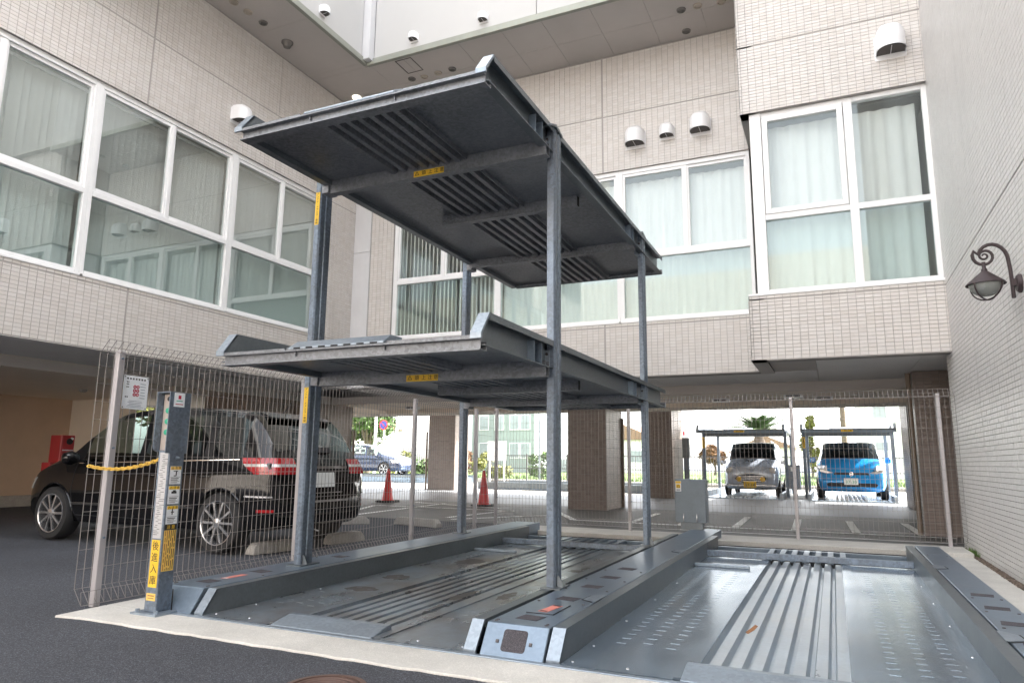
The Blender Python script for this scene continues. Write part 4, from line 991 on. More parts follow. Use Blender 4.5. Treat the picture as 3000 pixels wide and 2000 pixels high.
class Loft:
    def __init__(s, tab, wmax, roof=.76):
        t = np.array(sorted(tab)); s.x = t[:, 0]; s.z0 = t[:, 1]; s.zb = t[:, 2]; s.zt = t[:, 3]; s.w = t[:, 4]*wmax; s.roof = roof
    def sec(s, x):
        z0, zb, zt, w = (float(np.interp(x, s.x, a)) for a in (s.z0, s.zb, s.zt, s.w)); h = zt-zb
        g = min(1, max(0, (h-.07)/.32)); r = s.roof
        def L(a, b, t): return a+(b-a)*t
        P = [(0, z0), (.78*w, z0), (.92*w, z0+.03), (.98*w, L(z0, zb, .22)), (w, L(z0, zb, .5)), (.995*w, L(z0, zb, .78)), (.968*w, zb)]
        dz = .968-r
        P += [(w*(.958-.05*(1-g)-dz*.05*g), zb+h*L(.25, .05, g)), (w*(L(.86, .968-dz*.80, g)), zb+h*L(.55, .84, g)), (w*L(.78, .968-dz*1.05, g), zb+h*L(.75, .945, g)),
              (w*L(.58, r*.80, g), zb+h*L(.92, .985, g)), (w*L(.30, r*.42, g), zb+h*L(.985, .998, g)), (0, zt)]
        return P
    def y_at(s, x, z):
        P = s.sec(x)[1:10]; zs = [p[1] for p in P]; ys = [p[0] for p in P]
        return float(np.interp(z, zs, ys))

def make_car(name, label, lf, stations, wheels, wr, arch, pmat, side_win, ws, rw, glass, group=None, front_glass=None, rims=9, tw=.19):
    """body = lofted sections with wheel arches cut out; windows are open holes filled by panes"""
    root = thing(name, label, 'car', (0, 0, 0), group)
    xs = sorted(set([round(x, 3) for x in stations]+[round(v, 3) for r_ in side_win+[ws, rw] for v in r_])); n = 13
    V = []; secs = [lf.sec(x) for x in xs]
    for x, P in zip(xs, secs): V += [(x, y, z) for y, z in P]+[(x, -y, z) for y, z in P[1:-1]]
    per = n+n-2
    def vid(i, k, sgn): return i*per+k if (sgn > 0 or k in (0, n-1)) else i*per+n+k-1
    F = []; Mi = []; groups = {}
    for i in range(len(xs)-1):
        xm = (xs[i]+xs[i+1])/2
        for sgn in (1, -1):
            for k in range(n-1):
                q = (vid(i, k, sgn), vid(i+1, k, sgn), vid(i+1, k+1, sgn), vid(i, k+1, sgn)); key = None
                if k == 7:
                    for j, (a, b) in enumerate(side_win):
                        if a < xm < b: key = ('side_window', j, sgn)
                if k >= 8 and ws[0] < xm < ws[1]: key = ('windscreen',)
                if k >= 9 and rw[0] < xm < rw[1]: key = ('rear_window',)
                F.append(q if sgn > 0 else q[::-1]); Mi.append(1 if key else 0)
                if key: groups.setdefault(key, []).append(q)
    for i, rev in ((0, 1), (len(xs)-1, 0)):
        loop = [vid(i, k, 1) for k in range(n)]+[vid(i, k, -1) for k in range(n-2, 0, -1)]
        F.append(tuple(loop[::-1] if rev else loop)); Mi.append(0)
    me = bpy.data.meshes.new('body'); me.from_pydata(V, [], F)
    for m_ in (pmat, glass, 'black'): me.materials.append(mt[m_] if isinstance(m_, str) else m_)
    me.polygons.foreach_set('material_index', Mi)
    bm = bmesh.new(); bm.from_mesh(me); bmesh.ops.recalc_face_normals(bm, faces=bm.faces); bm.to_mesh(me); bm.free()
    ob = bpy.data.objects.new('body', me); COL.objects.link(ob)
    cb_ = MB(); W = float(lf.w.max())
    for wx in wheels:
        for s in (1, -1):
            a, b = (W-.26, W+.2) if s > 0 else (-W-.2, -W+.26)
            cb_.lathe([(0, a), (arch, a), (arch, b), (0, b)], (wx, 0, wr), 28, axis='y', smooth=False)
    cm = bpy.data.meshes.new('cut'); cm.from_pydata(cb_.v, [], cb_.f); cm.materials.append(mt['black'])
    bm = bmesh.new(); bm.from_mesh(cm); bmesh.ops.remove_doubles(bm, verts=bm.verts, dist=1e-5); bmesh.ops.recalc_face_normals(bm, faces=bm.faces); bm.to_mesh(cm); bm.free()
    co = bpy.data.objects.new('cut', cm); COL.objects.link(co)
    md = ob.modifiers.new('b', 'BOOLEAN'); md.object = co; md.operation = 'DIFFERENCE'; md.solver = 'EXACT'
    dg = bpy.context.evaluated_depsgraph_get(); nm = bpy.data.meshes.new_from_object(ob.evaluated_get(dg))
    ob.modifiers.clear(); bpy.data.objects.remove(co); ob.data = nm
    bm = bmesh.new(); bm.from_mesh(nm)
    bmesh.ops.delete(bm, geom=[f for f in bm.faces if f.material_index == 1], context='FACES'); bm.to_mesh(nm); bm.free()
    nm.polygons.foreach_set('use_smooth', [True]*len(nm.polygons)); nm.set_sharp_from_angle(angle=radians(34))
    attach(ob, root)
    for key, qs in groups.items():
        mb = MB(); idx = {}; vs2 = []; fs2 = []
        for q in qs:
            f = []
            for v in q:
                if v not in idx: idx[v] = len(vs2); vs2.append(V[v])
                f.append(idx[v])
            fs2.append(tuple(f))
        mb.add(vs2, fs2, 0, True); mb.build(key[0], front_glass if front_glass and key[0] != 'rear_window' and (len(key) == 1 or key[1] == len(side_win)-1) else glass, root)
    # cabin
    mb = MB(); L0, L1 = xs[0], xs[-1]
    mb.box(rw[0]-.05, ws[1]-.15, -W*.8, W*.8, .30, .36); mb.box(ws[1]-.45, ws[1]-.05, -W*.84, W*.84, .36, float(np.interp(ws[1], lf.x, lf.zb))-.02)
    mb.build('cabin_floor', 'seat', root)
    xf = ws[0]-.35
    for x, ys in ((xf, (-.36, .36)), (xf-.85, (-.36, .36))):
        for y in ys:
            mb = MB(); zs = float(np.interp(x, lf.x, lf.zb)); mb.prism([(x-.28, zs-.45), (x-.12, zs-.45), (x-.22, zs+.12), (x-.34, zs+.12)], 'y', y-.23, y+.23)
            mb.box(x-.30, x-.20, y-.12, y+.12, zs+.16, zs+.34); mb.box(x-.3, x+.2, y-.24, y+.24, .36, zs-.4); mb.build('seat', 'seat', root, bev=.02)
    # wheels
    mb = MB(); mb.lathe([(wr-.095, -tw/2), (wr-.02, -tw/2), (wr, -tw/2+.03), (wr, tw/2-.03), (wr-.02, tw/2), (wr-.095, tw/2)], (0, 0, 0), 36, axis='y')
    tyre = mb
    for wx in wheels:
        for s in (1, -1):
            e = thing_part('wheel', root, (wx, s*(W-tw/2+.005), wr))
            t_ = MB(); t_.v = [(wx+x, s*(W-tw/2+.005)+y, wr+z) for x, y, z in tyre.v]; t_.f = tyre.f; t_.m = tyre.m; t_.sm = tyre.sm
            wme = t_.build('wheel', 'tyre', root)
            mb = MB(); c = (wx, s*(W-tw/2+.005), wr); o = s*tw/2
            R0 = wr-.09
            mb.lathe([(R0, o-s*.10), (R0-.012, o-s*.04), (R0-.006, o+s*.002), (R0+.006, o+s*.006), (R0+.008, o-s*.004)], c, 36, axis='y')
            for k in range(rims):
                a = 2*pi*k/rims; d = Vector((cos(a), 0, sin(a))); p = Vector((-sin(a), 0, cos(a)))
                for off in ((-.09, .09) if rims < 7 else (0,)):
                    a2 = a+off; d2 = Vector((cos(a2), 0, sin(a2))); p2 = Vector((-sin(a2), 0, cos(a2)))
                    mb.obox(Vector(c)+d2*(R0*.53)+Vector((0, o-s*.012, 0)), d2*R0*.47, p2*.0125, Vector((0, .011, 0)))
            mb.lathe([(.055, o-s*.03), (.05, o+s*.004), (.025, o+s*.006), (0, o+s*.008)], c, 20, axis='y')
            mb.build('rim', 'alloy', wme)
            mb = MB(); mb.lathe([(0, o-s*.11), (R0-.02, o-s*.11)], c, 24, axis='y'); mb.build('brake_disc', 'black', wme)
    return root

def thing_part(*a): return None

def patch(root, name, lf, x0, x1, za, zb_, mat, side=1, nx=8, nz=3, off=.008, x0b=None, x1b=None, thick=True):
    """skin piece hugging the body side between x0..x1 and za..zb_ (x0b/x1b: limits on the lower edge)"""
    x0b = x0 if x0b is None else x0b; x1b = x1 if x1b is None else x1b; vs2 = []
    for j in range(nz+1):
        t = j/nz; z = za+(zb_-za)*t; a = x0b+(x0-x0b)*t; b = x1b+(x1-x1b)*t
        for i in range(nx+1):
            x = a+(b-a)*i/nx; vs2.append((x, side*(lf.y_at(x, z)+off), z))
    n = nx+1; fs = [(j*n+i, j*n+i+1, (j+1)*n+i+1, (j+1)*n+i) for j in range(nz) for i in range(nx)]
    base = [(x, y-side*(off+.02), z) for x, y, z in vs2]; m_ = len(vs2)
    rim = [j*n for j in range(nz+1)]; rim = list(range(n))+[j*n+nx for j in range(1, nz+1)]+[nz*n+i for i in range(nx-1, -1, -1)]+[j*n for j in range(nz-1, 0, -1)]
    fs2 = [(rim[k], rim[(k+1) % len(rim)], rim[(k+1) % len(rim)]+m_, rim[k]+m_) for k in range(len(rim))]
    mb = MB(); mb.add(vs2+base, fs, 0, True); mb.add([], []); mb.f += [tuple(f) for f in fs2]; mb.m += [0]*len(fs2); mb.sm += [False]*len(fs2)
    return mb.build(name, mat, root)

def seam(root, lf, pts, side=1, r=.0035, name='door_gap', mat='black'):
    mb = MB(); P = []
    for (x0, z0), (x1, z1) in zip(pts[:-1], pts[1:]):
        for k in range(7):
            t = k/6; x = x0+(x1-x0)*t; z = z0+(z1-z0)*t; P.append((x, side*(lf.y_at(x, z)+r*.2), z))
    mb.tube(P, r, 4, cap=False, smooth=False); return mb.build(name, mat, root, recalc=False)

def wrap(root, s, za, zb_, xa, xb, m_):
    """tail lamp band running along the side and round the rear corner; xa/xb: front limit at the lower/upper edge"""
    rows = []
    for j in range(3):
        t = j/2; z = za+(zb_-za)*t; x0 = xa+(xb-xa)*t; xr = float(np.interp(z, [.70, .80, .94, 1.04], [-2.135, -2.12, -2.08, -2.02])); P = []
        for i in range(9):
            x = x0+(xr+.05-x0)*i/8; P.append((x, s*(lf.y_at(x, z)+.007), z))
        ye = abs(P[-1][1])
        for k in (.25, .6, 1): P.append((xr+.05-.058*k**.6, s*(ye-.045*k), z))
        for k in range(1, 6): P.append((xr-.010, s*(ye-.045+(.46-ye+.045)*k/5), z))
        rows.append(P)
    n = len(rows[0]); v = [p for P in rows for p in P]; mb = MB()
    mb.add(v, [(j*n+i, j*n+i+1, (j+1)*n+i+1, (j+1)*n+i) for j in range(2) for i in range(n-1)], 0, True)
    q = [(x*.985-.006, y*.965, z) for x, y, z in v]
    for r0 in (0, 2*n): mb.add([v[r0+i] for i in range(n)]+[q[r0+i] for i in range(n)], [(i, i+1, n+i+1, n+i) for i in range(n-1)])
    return mb.build('tail_lamp', m_, root)
# ---- black hatchback, tail towards +X
T = [(-2.135, .40, .60, .70, .72), (-2.12, .33, .68, .80, .80), (-2.08, .29, .84, .94, .875), (-2.02, .26, .93, 1.04, .925), (-1.95, .24, .975, 1.16, .955), (-1.82, .23, .99, 1.33, .975), (-1.68, .22, .99, 1.47, .988),
     (-1.55, .21, .985, 1.535, .995), (-1.0, .20, .965, 1.585, 1.0), (-.4, .20, .95, 1.603, 1.0), (.15, .20, .935, 1.592, 1.0), (.45, .20, .925, 1.555, 1.0), (.75, .20, .92, 1.43, 1.0), (1.05, .20, .92, 1.25, .998),
     (1.33, .20, .925, 1.045, .99), (1.55, .21, .885, .985, .975), (1.8, .22, .80, .90, .935), (1.98, .23, .70, .80, .86), (2.08, .26, .60, .70, .74), (2.135, .32, .50, .60, .56)]
lf = Loft(T, .888)
st = list(np.arange(-2.1, 2.12, .09))+[-2.135, -2.12, -2.08, -2.05, -2.02, 2.05, 2.08, 2.11, 2.135]
p_black = M('black car paint', (.006, .006, .007), .07, 0, var=.04, rv=.02)
car = make_car('parked_car', 'black hatchback parked under the left wing with chrome wheels and big red tail lamps', lf, st, (1.345, -1.435), .318, .352, p_black,
               [(-1.66, -1.22), (-1.10, -.16), (-.06, .92)], (.42, 1.31), (-1.98, -1.66), 'carglass', 'parked cars', 'clearglass', rims=10, tw=.205)
for s in (1, -1):
    seam(car, lf, [(-.11, .95), (-.11, .34), (-.05, .30)], s); seam(car, lf, [(.98, .92), (1.02, .60), (.95, .32)], s); seam(car, lf, [(-1.16, .95), (-1.12, .75)], s)
    seam(car, lf, [(.95, .31), (-1.05, .31)], s); seam(car, lf, [(-1.05, .46), (1.0, .44)], s, .012, 'side_moulding', 'black'); seam(car, lf, [(-1.05, .475), (1.0, .455)], s, .003, 'chrome_strip', 'chrome')
    seam(car, lf, [(-1.66, .99), (.95, .925)], s, .006, 'belt_trim', 'chrome')
    for x in (-.32, -1.18):
        mb = MB(); y = s*(lf.y_at(x, .80)+.022); mb.tube([(x+.09, y-s*.02, .80), (x+.07, y, .80), (x-.07, y, .803), (x-.09, y-s*.02, .803)], .009, 8); mb.build('door_handle', p_black, car)
    for za, zb_, xa, xb, m_ in ((.945, 1.01, -1.72, -1.68, 'tail_red'), (.915, .945, -1.75, -1.72, 'tail_clear'), (.835, .915, -1.88, -1.75, 'tail_red')): wrap(car, s, za, zb_, xa, xb, m_)
    patch(car, 'reflector', lf, -1.93, -2.09, .44, .47, 'tail_red', s, nz=1)
    seam(car, lf, [(-1.78, .605), (-2.08, .60)], s, .012, 'bumper_strip', 'chrome')
    mb = MB(); c = Vector((.93, s*.99, .985)); mb.lathe([(.0, -.10), (.06, -.08), (.085, 0), (.06, .08), (0, .10)], c, 14, axis='y'); mb.obox((.90, s*.90, .95), (.03, 0, 0), (0, .07, 0), (0, 0, .015)); mb.build('door_mirror', p_black, car)
    patch(car, 'headlight', lf, 1.80, 2.05, .60, .74, 'tail_clear', s, x0b=1.92)
    mb = MB(); w_ = (-1.435, 1.345)
    for wx in w_:
        mb = MB(); pts = []
        for k in range(17):
            a = pi*(.02+.96*k/16); x = wx+.358*cos(a); z = .318+.358*sin(a); pts.append((x, s*(lf.y_at(x, max(z, .3))+.002), z))
        mb.tube(pts, .012, 6); mb.build('arch_lip', p_black, car)
mb = MB(); mb.box(-2.145, -2.08, -.42, .42, .52, .545); mb.box(-2.145, -2.08, -.30, .30, .62, .63); mb.build('bumper_trim', 'chrome', car)
mb = MB(); mb.box(-2.122, -2.10, -.40, .40, .895, .925); mb.build('tailgate_strip', 'chrome', car)
sticker('number_plate', (-2.125, 0, .77), (0, -1, 0), (.12, 0, 1), .33, .165, 'plate_w', parent=car, t=.006)
me_t = sticker('badge', (-2.068, .38, .985), (0, -1, 0), (.35, 0, 1), .15, .035, p_black, [('B 180', .045, 0, 0, 'chrome')], parent=car)
mb = MB(); mb.prism([(-1.58, 1.47), (-1.76, 1.44), (-1.77, 1.46), (-1.58, 1.525)], 'y', -.52, .52); mb.build('roof_spoiler', p_black, car, bev=.008)
mb = MB(); mb.tube([(-1.45, 0, 1.55), (-1.50, 0, 1.60), (-1.72, 0, 1.86)], [.012, .006, .004], 6); mb.build('antenna', 'black', car)
mb = MB(); mb.obox((-2.0, .05, 1.11), (.02, 0, .03), (0, .26, 0), (.01, 0, 0)); mb.build('rear_wiper', 'black', car)
car.location = (-7.485, 6.585, 0); car.rotation_euler = (0, 0, pi)

# ---- small silver-blue retro car, front towards the courtyard
T = [(-1.7, .35, .80, 1.0, .86), (-1.66, .26, .95, 1.35, .94), (-1.5, .22, 1.0, 1.58, .99), (-1.2, .2, 1.0, 1.63, 1), (0, .2, 1.0, 1.655, 1), (.45, .2, 1.0, 1.62, 1), (.75, .2, 1.0, 1.42, 1), (1.02, .2, 1.0, 1.11, .995), (1.25, .2, .96, 1.06, .985), (1.5, .21, .90, 1.0, .96), (1.62, .24, .80, .92, .91), (1.68, .30, .70, .84, .84), (1.70, .36, .60, .74, .80)]
lf2 = Loft(T, .80, .80)
p_silver = paint('silver blue car paint', (.42, .47, .56), .35, .28)
c2_ = make_car('parked_car', 'silver blue retro city car with round headlamps and yellow plate on the back lift', lf2, list(np.arange(-1.65, 1.7, .1))+[-1.7, 1.68, 1.7], (1.1, -1.15), .27, .30, p_silver,
               [(-1.5, -.75), (-.65, .1), (.2, .72)], (.42, 1.0), (-1.62, -1.45), 'carglass', 'parked cars', rims=6, tw=.15)
for s in (1, -1):
    mb = MB(); mb.lathe([(.10, 0), (.115, .01), (.125, -.06), (.10, -.08)], (1.66, s*.60, .76), 20, axis='x'); b = mb.build('headlight', 'chrome', c2_)
    mb = MB(); mb.lathe([(.10, .004), (.06, .03), (0, .038)], (1.66, s*.60, .76), 20, axis='x'); mb.build('lens', 'tail_clear', b)
    mb = MB(); mb.lathe([(.075, -.02), (.075, .01), (.04, .03), (0, .032)], (1.715, s*.34, .52), 16, axis='x'); mb.build('fog_lamp', 'amber', c2_)
    mb = MB(); mb.obox((.80, s*.88, 1.02), (.04, 0, 0), (0, .075, 0), (0, 0, .055)); mb.build('door_mirror', p_silver, c2_, bev=.02)
mb = MB(); pts = [(.40*cos(t)*(1.12), .535+.135*sin(t)) for t in [2*pi*k/24 for k in range(24)]]; mb.prism(pts, 'x', 1.68, 1.715); g = mb.build('grille', 'black', c2_)
for k in range(4):
    mb = MB(); mb.box(1.713, 1.722, -.38+abs(k-1.5)*.02, .38-abs(k-1.5)*.02, .455+k*.05, .462+k*.05); mb.build('grille_bar', 'chrome', g)
pts = [(.47*cos(t), .535+.155*sin(t)) for t in [2*pi*k/32 for k in range(33)]]; mb = MB(); mb.tube([(1.712, y, z) for y, z in pts], .012, 6); mb.build('grille_ring', 'chrome', g)
mb = MB(); mb.box(1.66, 1.76, -.74, .74, .30, .38); mb.build('bumper', 'chrome', c2_, bev=.03)
sticker('number_plate', (1.765, -.02, .36), (0, 1, 0), (0, 0, 1), .36, .19, 'plate_y', [('57-14', .12, 0, -.02, 'ink')], parent=c2_, t=.006)
mb = MB(); mb.tube([(-1.0, .5, 1.68), (.2, .5, 1.69)], .018, 6); mb.build('roof_rail', 'alloy', c2_); mb = MB(); mb.tube([(-1.0, -.5, 1.68), (.2, -.5, 1.69)], .018, 6); mb.build('roof_rail', 'alloy', c2_)
mb = MB(); mb.lathe([(.0, .13), (.09, .09), (.11, 0), (.08, -.09), (0, -.1)], (.5, .02, 1.15), 12); mb.build('soft_toy', mtc, c2_)
c2_.location = (-2.30, 24.15, .03); c2_.rotation_euler = (0, 0, -pi/2)

# ---- blue van
T = [(-2.1, .35, .9, 1.2, .90), (-2.06, .26, 1.0, 1.48, .95), (-1.9, .22, 1.06, 1.62, .99), (-1.2, .2, 1.07, 1.66, 1), (0, .2, 1.07, 1.67, 1), (.5, .2, 1.07, 1.64, 1), (.85, .2, 1.06, 1.50, 1), (1.2, .2, 1.06, 1.30, .995), (1.42, .2, 1.05, 1.15, .985), (1.65, .21, .99, 1.07, .97), (1.85, .22, .88, .97, .95), (1.98, .24, .76, .86, .92), (2.06, .28, .62, .74, .88), (2.10, .34, .52, .64, .84)]
lf3 = Loft(T, .925, .74)
p_blue = paint('bright blue car paint', (.012, .25, .60), .2, .25)
c3_ = make_car('parked_car', 'bright blue minivan with white plate on the back lift beside the dark pillar', lf3, list(np.arange(-2.05, 2.1, .1))+[-2.1, 2.08, 2.1], (1.35, -1.3), .31, .34, p_blue,
               [(-1.85, -1.1), (-1.0, 0), (.1, .95)], (.5, 1.40), (-2.04, -1.85), 'carglass', 'parked cars', rims=8)
for s in (1, -1):
    patch(c3_, 'headlight', lf3, 1.62, 2.02, .80, .95, 'tail_clear', s, nx=10, off=.012, x0b=1.86, x1b=2.03)
    mb = MB(); mb.prism([(s*.46, .745), (s*.62, .72), (s*.80, .76), (s*.84, .86), (s*.70, .83)], 'x', 1.99, 2.075); mb.build('headlight', 'tail_clear', c3_, bev=.015)
    mb = MB(); mb.obox((1.0, s*1.01, 1.10), (.05, 0, 0), (0, .085, 0), (0, 0, .08)); mb.build('door_mirror', p_blue, c3_, bev=.03)
mb = MB(); mb.prism([(-.46, .69), (.46, .69), (.43, .755), (-.43, .755)], 'x', 2.0, 2.085); mb.build('upper_grille', 'black', c3_, bev=.01)
mb = MB(); mb.lathe([(.055, 0), (.05, .012), (.04, .012), (.036, 0)], (2.085, 0, .72), 20, axis='x'); mb.box(2.085, 2.097, -.05, .05, .712, .728); mb.build('emblem', 'chrome', c3_)
mb = MB(); mb.prism([(-.62, .36), (.62, .36), (.66, .43), (.60, .47), (-.60, .47), (-.66, .43)], 'x', 2.0, 2.108); mb.build('lower_grille', 'black', c3_, bev=.01)
sticker('number_plate', (2.112, -.02, .51), (0, 1, 0), (0, 0, 1), .36, .18, 'plate_w', [('37-30', .125, 0, -.02, 'green_b'), ('▪', .05, -.05, .055, 'green_b'), ('▪', .05, .05, .055, 'green_b')], parent=c3_, t=.006)
for y, m_ in ((-.16, 'white_st'), (.14, 'white_st')):
    mb = MB(); mb.obox((.75, y, 1.32), (.008, 0, .004), (0, .11, 0), (-.03, 0, .055)); mb.build('sun_shade', m_, c3_)
c3_.location = (.44, 24.3, .03); c3_.rotation_euler = (0, 0, -pi/2)

# ---- dark sedan far left in the sun
T = [(-2.2, .35, .75, .95, .8), (-2.1, .26, .9, 1.06, .92), (-1.7, .2, .95, 1.12, .98), (-1.2, .2, .95, 1.36, 1), (-.7, .2, .94, 1.46, 1), (0, .2, .92, 1.48, 1), (.4, .2, .91, 1.42, 1), (.9, .2, .91, 1.18, 1), (1.25, .2, .9, 1.0, .99), (1.7, .2, .8, .9, .96), (2.0, .22, .68, .78, .88), (2.15, .28, .56, .66, .76), (2.2, .34, .48, .58, .66)]
lf4 = Loft(T, .875)
c4_ = make_car('parked_car', 'dark blue saloon in full sun beyond the car park, seen past the left cone', lf4, list(np.arange(-2.1, 2.2, .12))+[-2.2, 2.15, 2.2], (1.35, -1.3), .31, .34, paint('dark blue paint', (.03, .045, .09), .3, .25),
               [(-1.5, -.75), (-.65, .2), (.3, .9)], (.35, 1.22), (-1.6, -1.0), 'clearglass', 'parked cars', rims=6)
patch(c4_, 'headlight', lf4, 1.65, 2.08, .60, .76, 'tail_clear', -1, x0b=1.8)
mb = MB(); mb.obox((.85, -.97, 1.0), (.05, 0, 0), (0, .08, 0), (0, 0, .06)); mb.build('door_mirror', 'black', c4_, bev=.02)
c4_.location = (-20.75, 28.9, .27)

# ================================================================== CAR PARK FLOOR, LINES, CONES, STOPS
mb = MB(); z = -.006
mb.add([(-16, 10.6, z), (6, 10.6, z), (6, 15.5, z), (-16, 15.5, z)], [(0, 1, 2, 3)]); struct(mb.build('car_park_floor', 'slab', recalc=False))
mb = MB(); mb.add([(-16, 15.5, -.002), (6, 15.5, -.002), (6, 22.2, -.002), (-16, 22.2, -.002)], [(0, 1, 2, 3)]); struct(mb.build('car_park_lane', 'slab_l', recalc=False))
def line(x0, y0, x1, y1, w=.12, z=.003):
    d = Vector((x1-x0, y1-y0, 0)); n = Vector((-d.y, d.x, 0)).normalized()*w/2; a = Vector((x0, y0, z)); b = Vector((x1, y1, z))
    mb = MB(); mb.add([a-n, b-n, b+n, a+n], [(0, 1, 2, 3)]); struct(mb.build('parking_line', 'paint', recalc=False))
for x in (-3.2, -2.36, -1.49, -.60, .25, 1.12): line(x, 11.95, x-.06, 14.3)
line(-4.2, 11.9, 1.5, 11.75); line(-4.3, 11.1, 1.4, 10.95, .06)
line(-9.4, 13.35, -6.0, 13.35); line(-8.1, 10.75, -8.45, 14.8); line(-6.35, 11.2, -6.15, 13.4); line(-9.4, 13.3, -8.6, 11.3); line(-9.3, 14.8, -6.6, 13.95); line(-4.2, 11.9, -5.7, 14.6); line(-6.1, 10.9, -5.0, 12.6)
for (x, y, lab) in ((-9.87, 14.48, 'red traffic cone in front of the dark saloon'), (-7.24, 14.42, 'red traffic cone between the rear lift post and the pale board')):
    c = thing('traffic_cone', lab, 'traffic cone', (x, y, 0), 'red traffic cones'); C_ = (x, y, 0)
    mb = MB(); mb.lathe([(.02, .79), (.03, .785), (.135, .06), (.165, .045)], C_, 24); mb.lathe([(.0, .79), (.02, .79)], C_, 12); mb.build('body', 'cone', c)
    mb = MB(); mb.box(x-.22, x+.22, y-.22, y+.22, .0, .045); mb.build('foot', 'black', c, bev=.02)
def stop(x0, y0, x1, y1, lab, h=.12, w=.15):
    d = Vector((x1-x0, y1-y0, 0)); L = d.length; d.normalize(); n = Vector((-d.y, d.x, 0))
    prof = [(-w/2, 0), (w/2, 0), (w*.36, h), (-w*.36, h)]; mb = MB(); a = Vector((x0, y0, -.01))
    vs2 = [a+d*t+n*p+Vector((0, 0, q)) for t, k in ((0, 1), (.06, 1), (L-.06, 1), (L, 1)) for p, q in [(p, q*(1 if 0 < t < L else .55)) for p, q in prof]]
    fs = [(0, 1, 2, 3), (15, 14, 13, 12)]+[(i*4+j, i*4+(j+1) % 4, (i+1)*4+(j+1) % 4, (i+1)*4+j) for i in range(3) for j in range(4)]
    mb.add(vs2, fs); tag(mb.build('wheel_stop', 'stop', bev=.008), lab, 'wheel stop', 'concrete wheel stops')
stop(-5.72, 5.86, -5.66, 6.45, 'concrete wheel stop right behind the rear wheel of the black hatchback')
stop(-5.62, 7.0, -5.56, 7.6, 'concrete wheel stop under the far rear corner of the black hatchback')
stop(-7.35, 9.05, -6.85, 9.55, 'concrete wheel stop on the floor left of the fence post'); stop(-6.45, 9.75, -5.55, 9.55, 'concrete wheel stop between two posts of the left fence')
# red fire boxes against the far wall
for (x0, x1, y0, y1, h, lab, wr_) in ((-12.8, -12.5, 8.10, 8.355, 1.38, 'tall red fire hose box behind the bonnet of the black hatchback', 1), (-12.42, -12.2, 7.75, 7.87, .90, 'low red fire box left of the taller one', 0)):
    t = thing('fire_box', lab, 'fire box', ((x0+x1)/2, (y0+y1)/2, 0), 'red fire boxes')
    mb = MB(); mb.box(x0, x1, y0, y1, 0, h); b = mb.build('cabinet', 'redbox', t, bev=.012)
    mb = MB(); mb.box(x1, x1+.008, y0+.03, y1-.03, .08, h-.05); d = mb.build('door', 'redbox', t, bev=.003)
    if wr_:
        mb = MB(); mb.lathe([(.055, 0), (.055, .02), (.04, .025), (0, .025)], (x1+.008, (y0+y1)/2+.02, 1.27), 16, axis='x'); mb.build('alarm', 'black', d)
        mb = MB(); mb.lathe([(.025, 0), (.02, .03), (0, .035)], (x1+.008, y1-.07, 1.32), 12, axis='x'); mb.build('lamp', 'hood', d)
        for k in range(9):
            mb = MB(); mb.box(x1+.008, x1+.010, y0+.035+k*.022, y0+.052+k*.022, 1.105, 1.125); mb.build('print', 'white_st', d)
    else:
        mb = MB(); mb.lathe([(.02, 0), (.02, .015), (0, .015)], (x1+.008, y0+.065, .80), 10, axis='x'); mb.build('knob', 'white_st', d)

# ================================================================== TWO-TIER LIFTS AT THE BACK
def two_tier(x0, x1, yf, label):
    t = thing('lift_parking_machine', label, 'parking lift', ((x0+x1)/2, yf+1, 0), 'car parking lifts')
    for x in (x0+.05, x1-.05):
        for y in (yf+1.1, yf+4.2):
            mb = MB(); mb.box(x-.045, x+.045, y-.06, y+.06, 0, 2.12); mb.build('post', 'post', t)
    mb = MB(); mb.box(x0+.0, x1-.0, yf, yf+5.0, 1.97, 2.0); p = mb.build('pallet', 'under', t)
    mb = MB(); mb.box(x0, x1, yf+.0, yf+.03, 1.90, 2.0); mb.build('front_channel', 'galv', p)
    mb = MB(); mb.box(x0+.1, x1-.1, yf+1.1, yf+1.18, 1.84, 1.97); mb.build('cross_beam', 'fin', p)
    xc = (x0+x1)/2; mb = MB(); mb.prism([(yf-.01, 2.0), (yf+.15, 2.05), (yf+.2, 2.0)], 'x', xc-.45, xc+.38); mb.build('front_ramp', 'galv_l', p)
    for s, e in ((-1, x0), (1, x1)):
        mb = MB(); a, b = sorted((e, e-s*.07)); mb.prism([(yf, 1.98), (yf+.12, 2.16), (yf+5.0, 2.16), (yf+5.0, 1.98)], 'x', a, b); mb.build('side_rail', 'galv', p)
    sticker('warning_sticker', (xc, yf-.001, 1.95), (1, 0, 0), (0, 0, 1), .3, .06, 'yellow', [('頭上注意', .05, .02, 0, 'ink')], parent=p)
    sticker('post_sticker', (x0+.05, yf+1.04, 1.65), (1, 0, 0), (0, 0, 1), .07, .34, 'yellow', bars=[(0, 0, .02, .28, 'ink')], parent=t)
    mb = MB(); mb.box(x0+.2, x1-.2, yf-.3, yf+5.0, .0, .03); g = mb.build('pallet', 'deck', t)
    for k in range(7):
        mb = MB(); x = xc-.36+k*.12; mb.box(x-.03, x+.03, yf-.25, yf+4.9, .03, .075); mb.build('rib', 'rib', g)
    for s, e in ((-1, x0+.2), (1, x1-.2)):
        mb = MB(); a, b = sorted((e, e+s*.09)); mb.prism([(yf-.35, 0), (yf-.2, .17), (yf+5.0, .17), (yf+5.0, 0)], 'x', a, b); mb.build('side_rail', 'galv_l', g)
two_tier(-3.78, -1.25, 21.9, 'two tier lift holding the silver blue retro car'); two_tier(-.83, 1.63, 21.9, 'two tier lift holding the bright blue minivan')
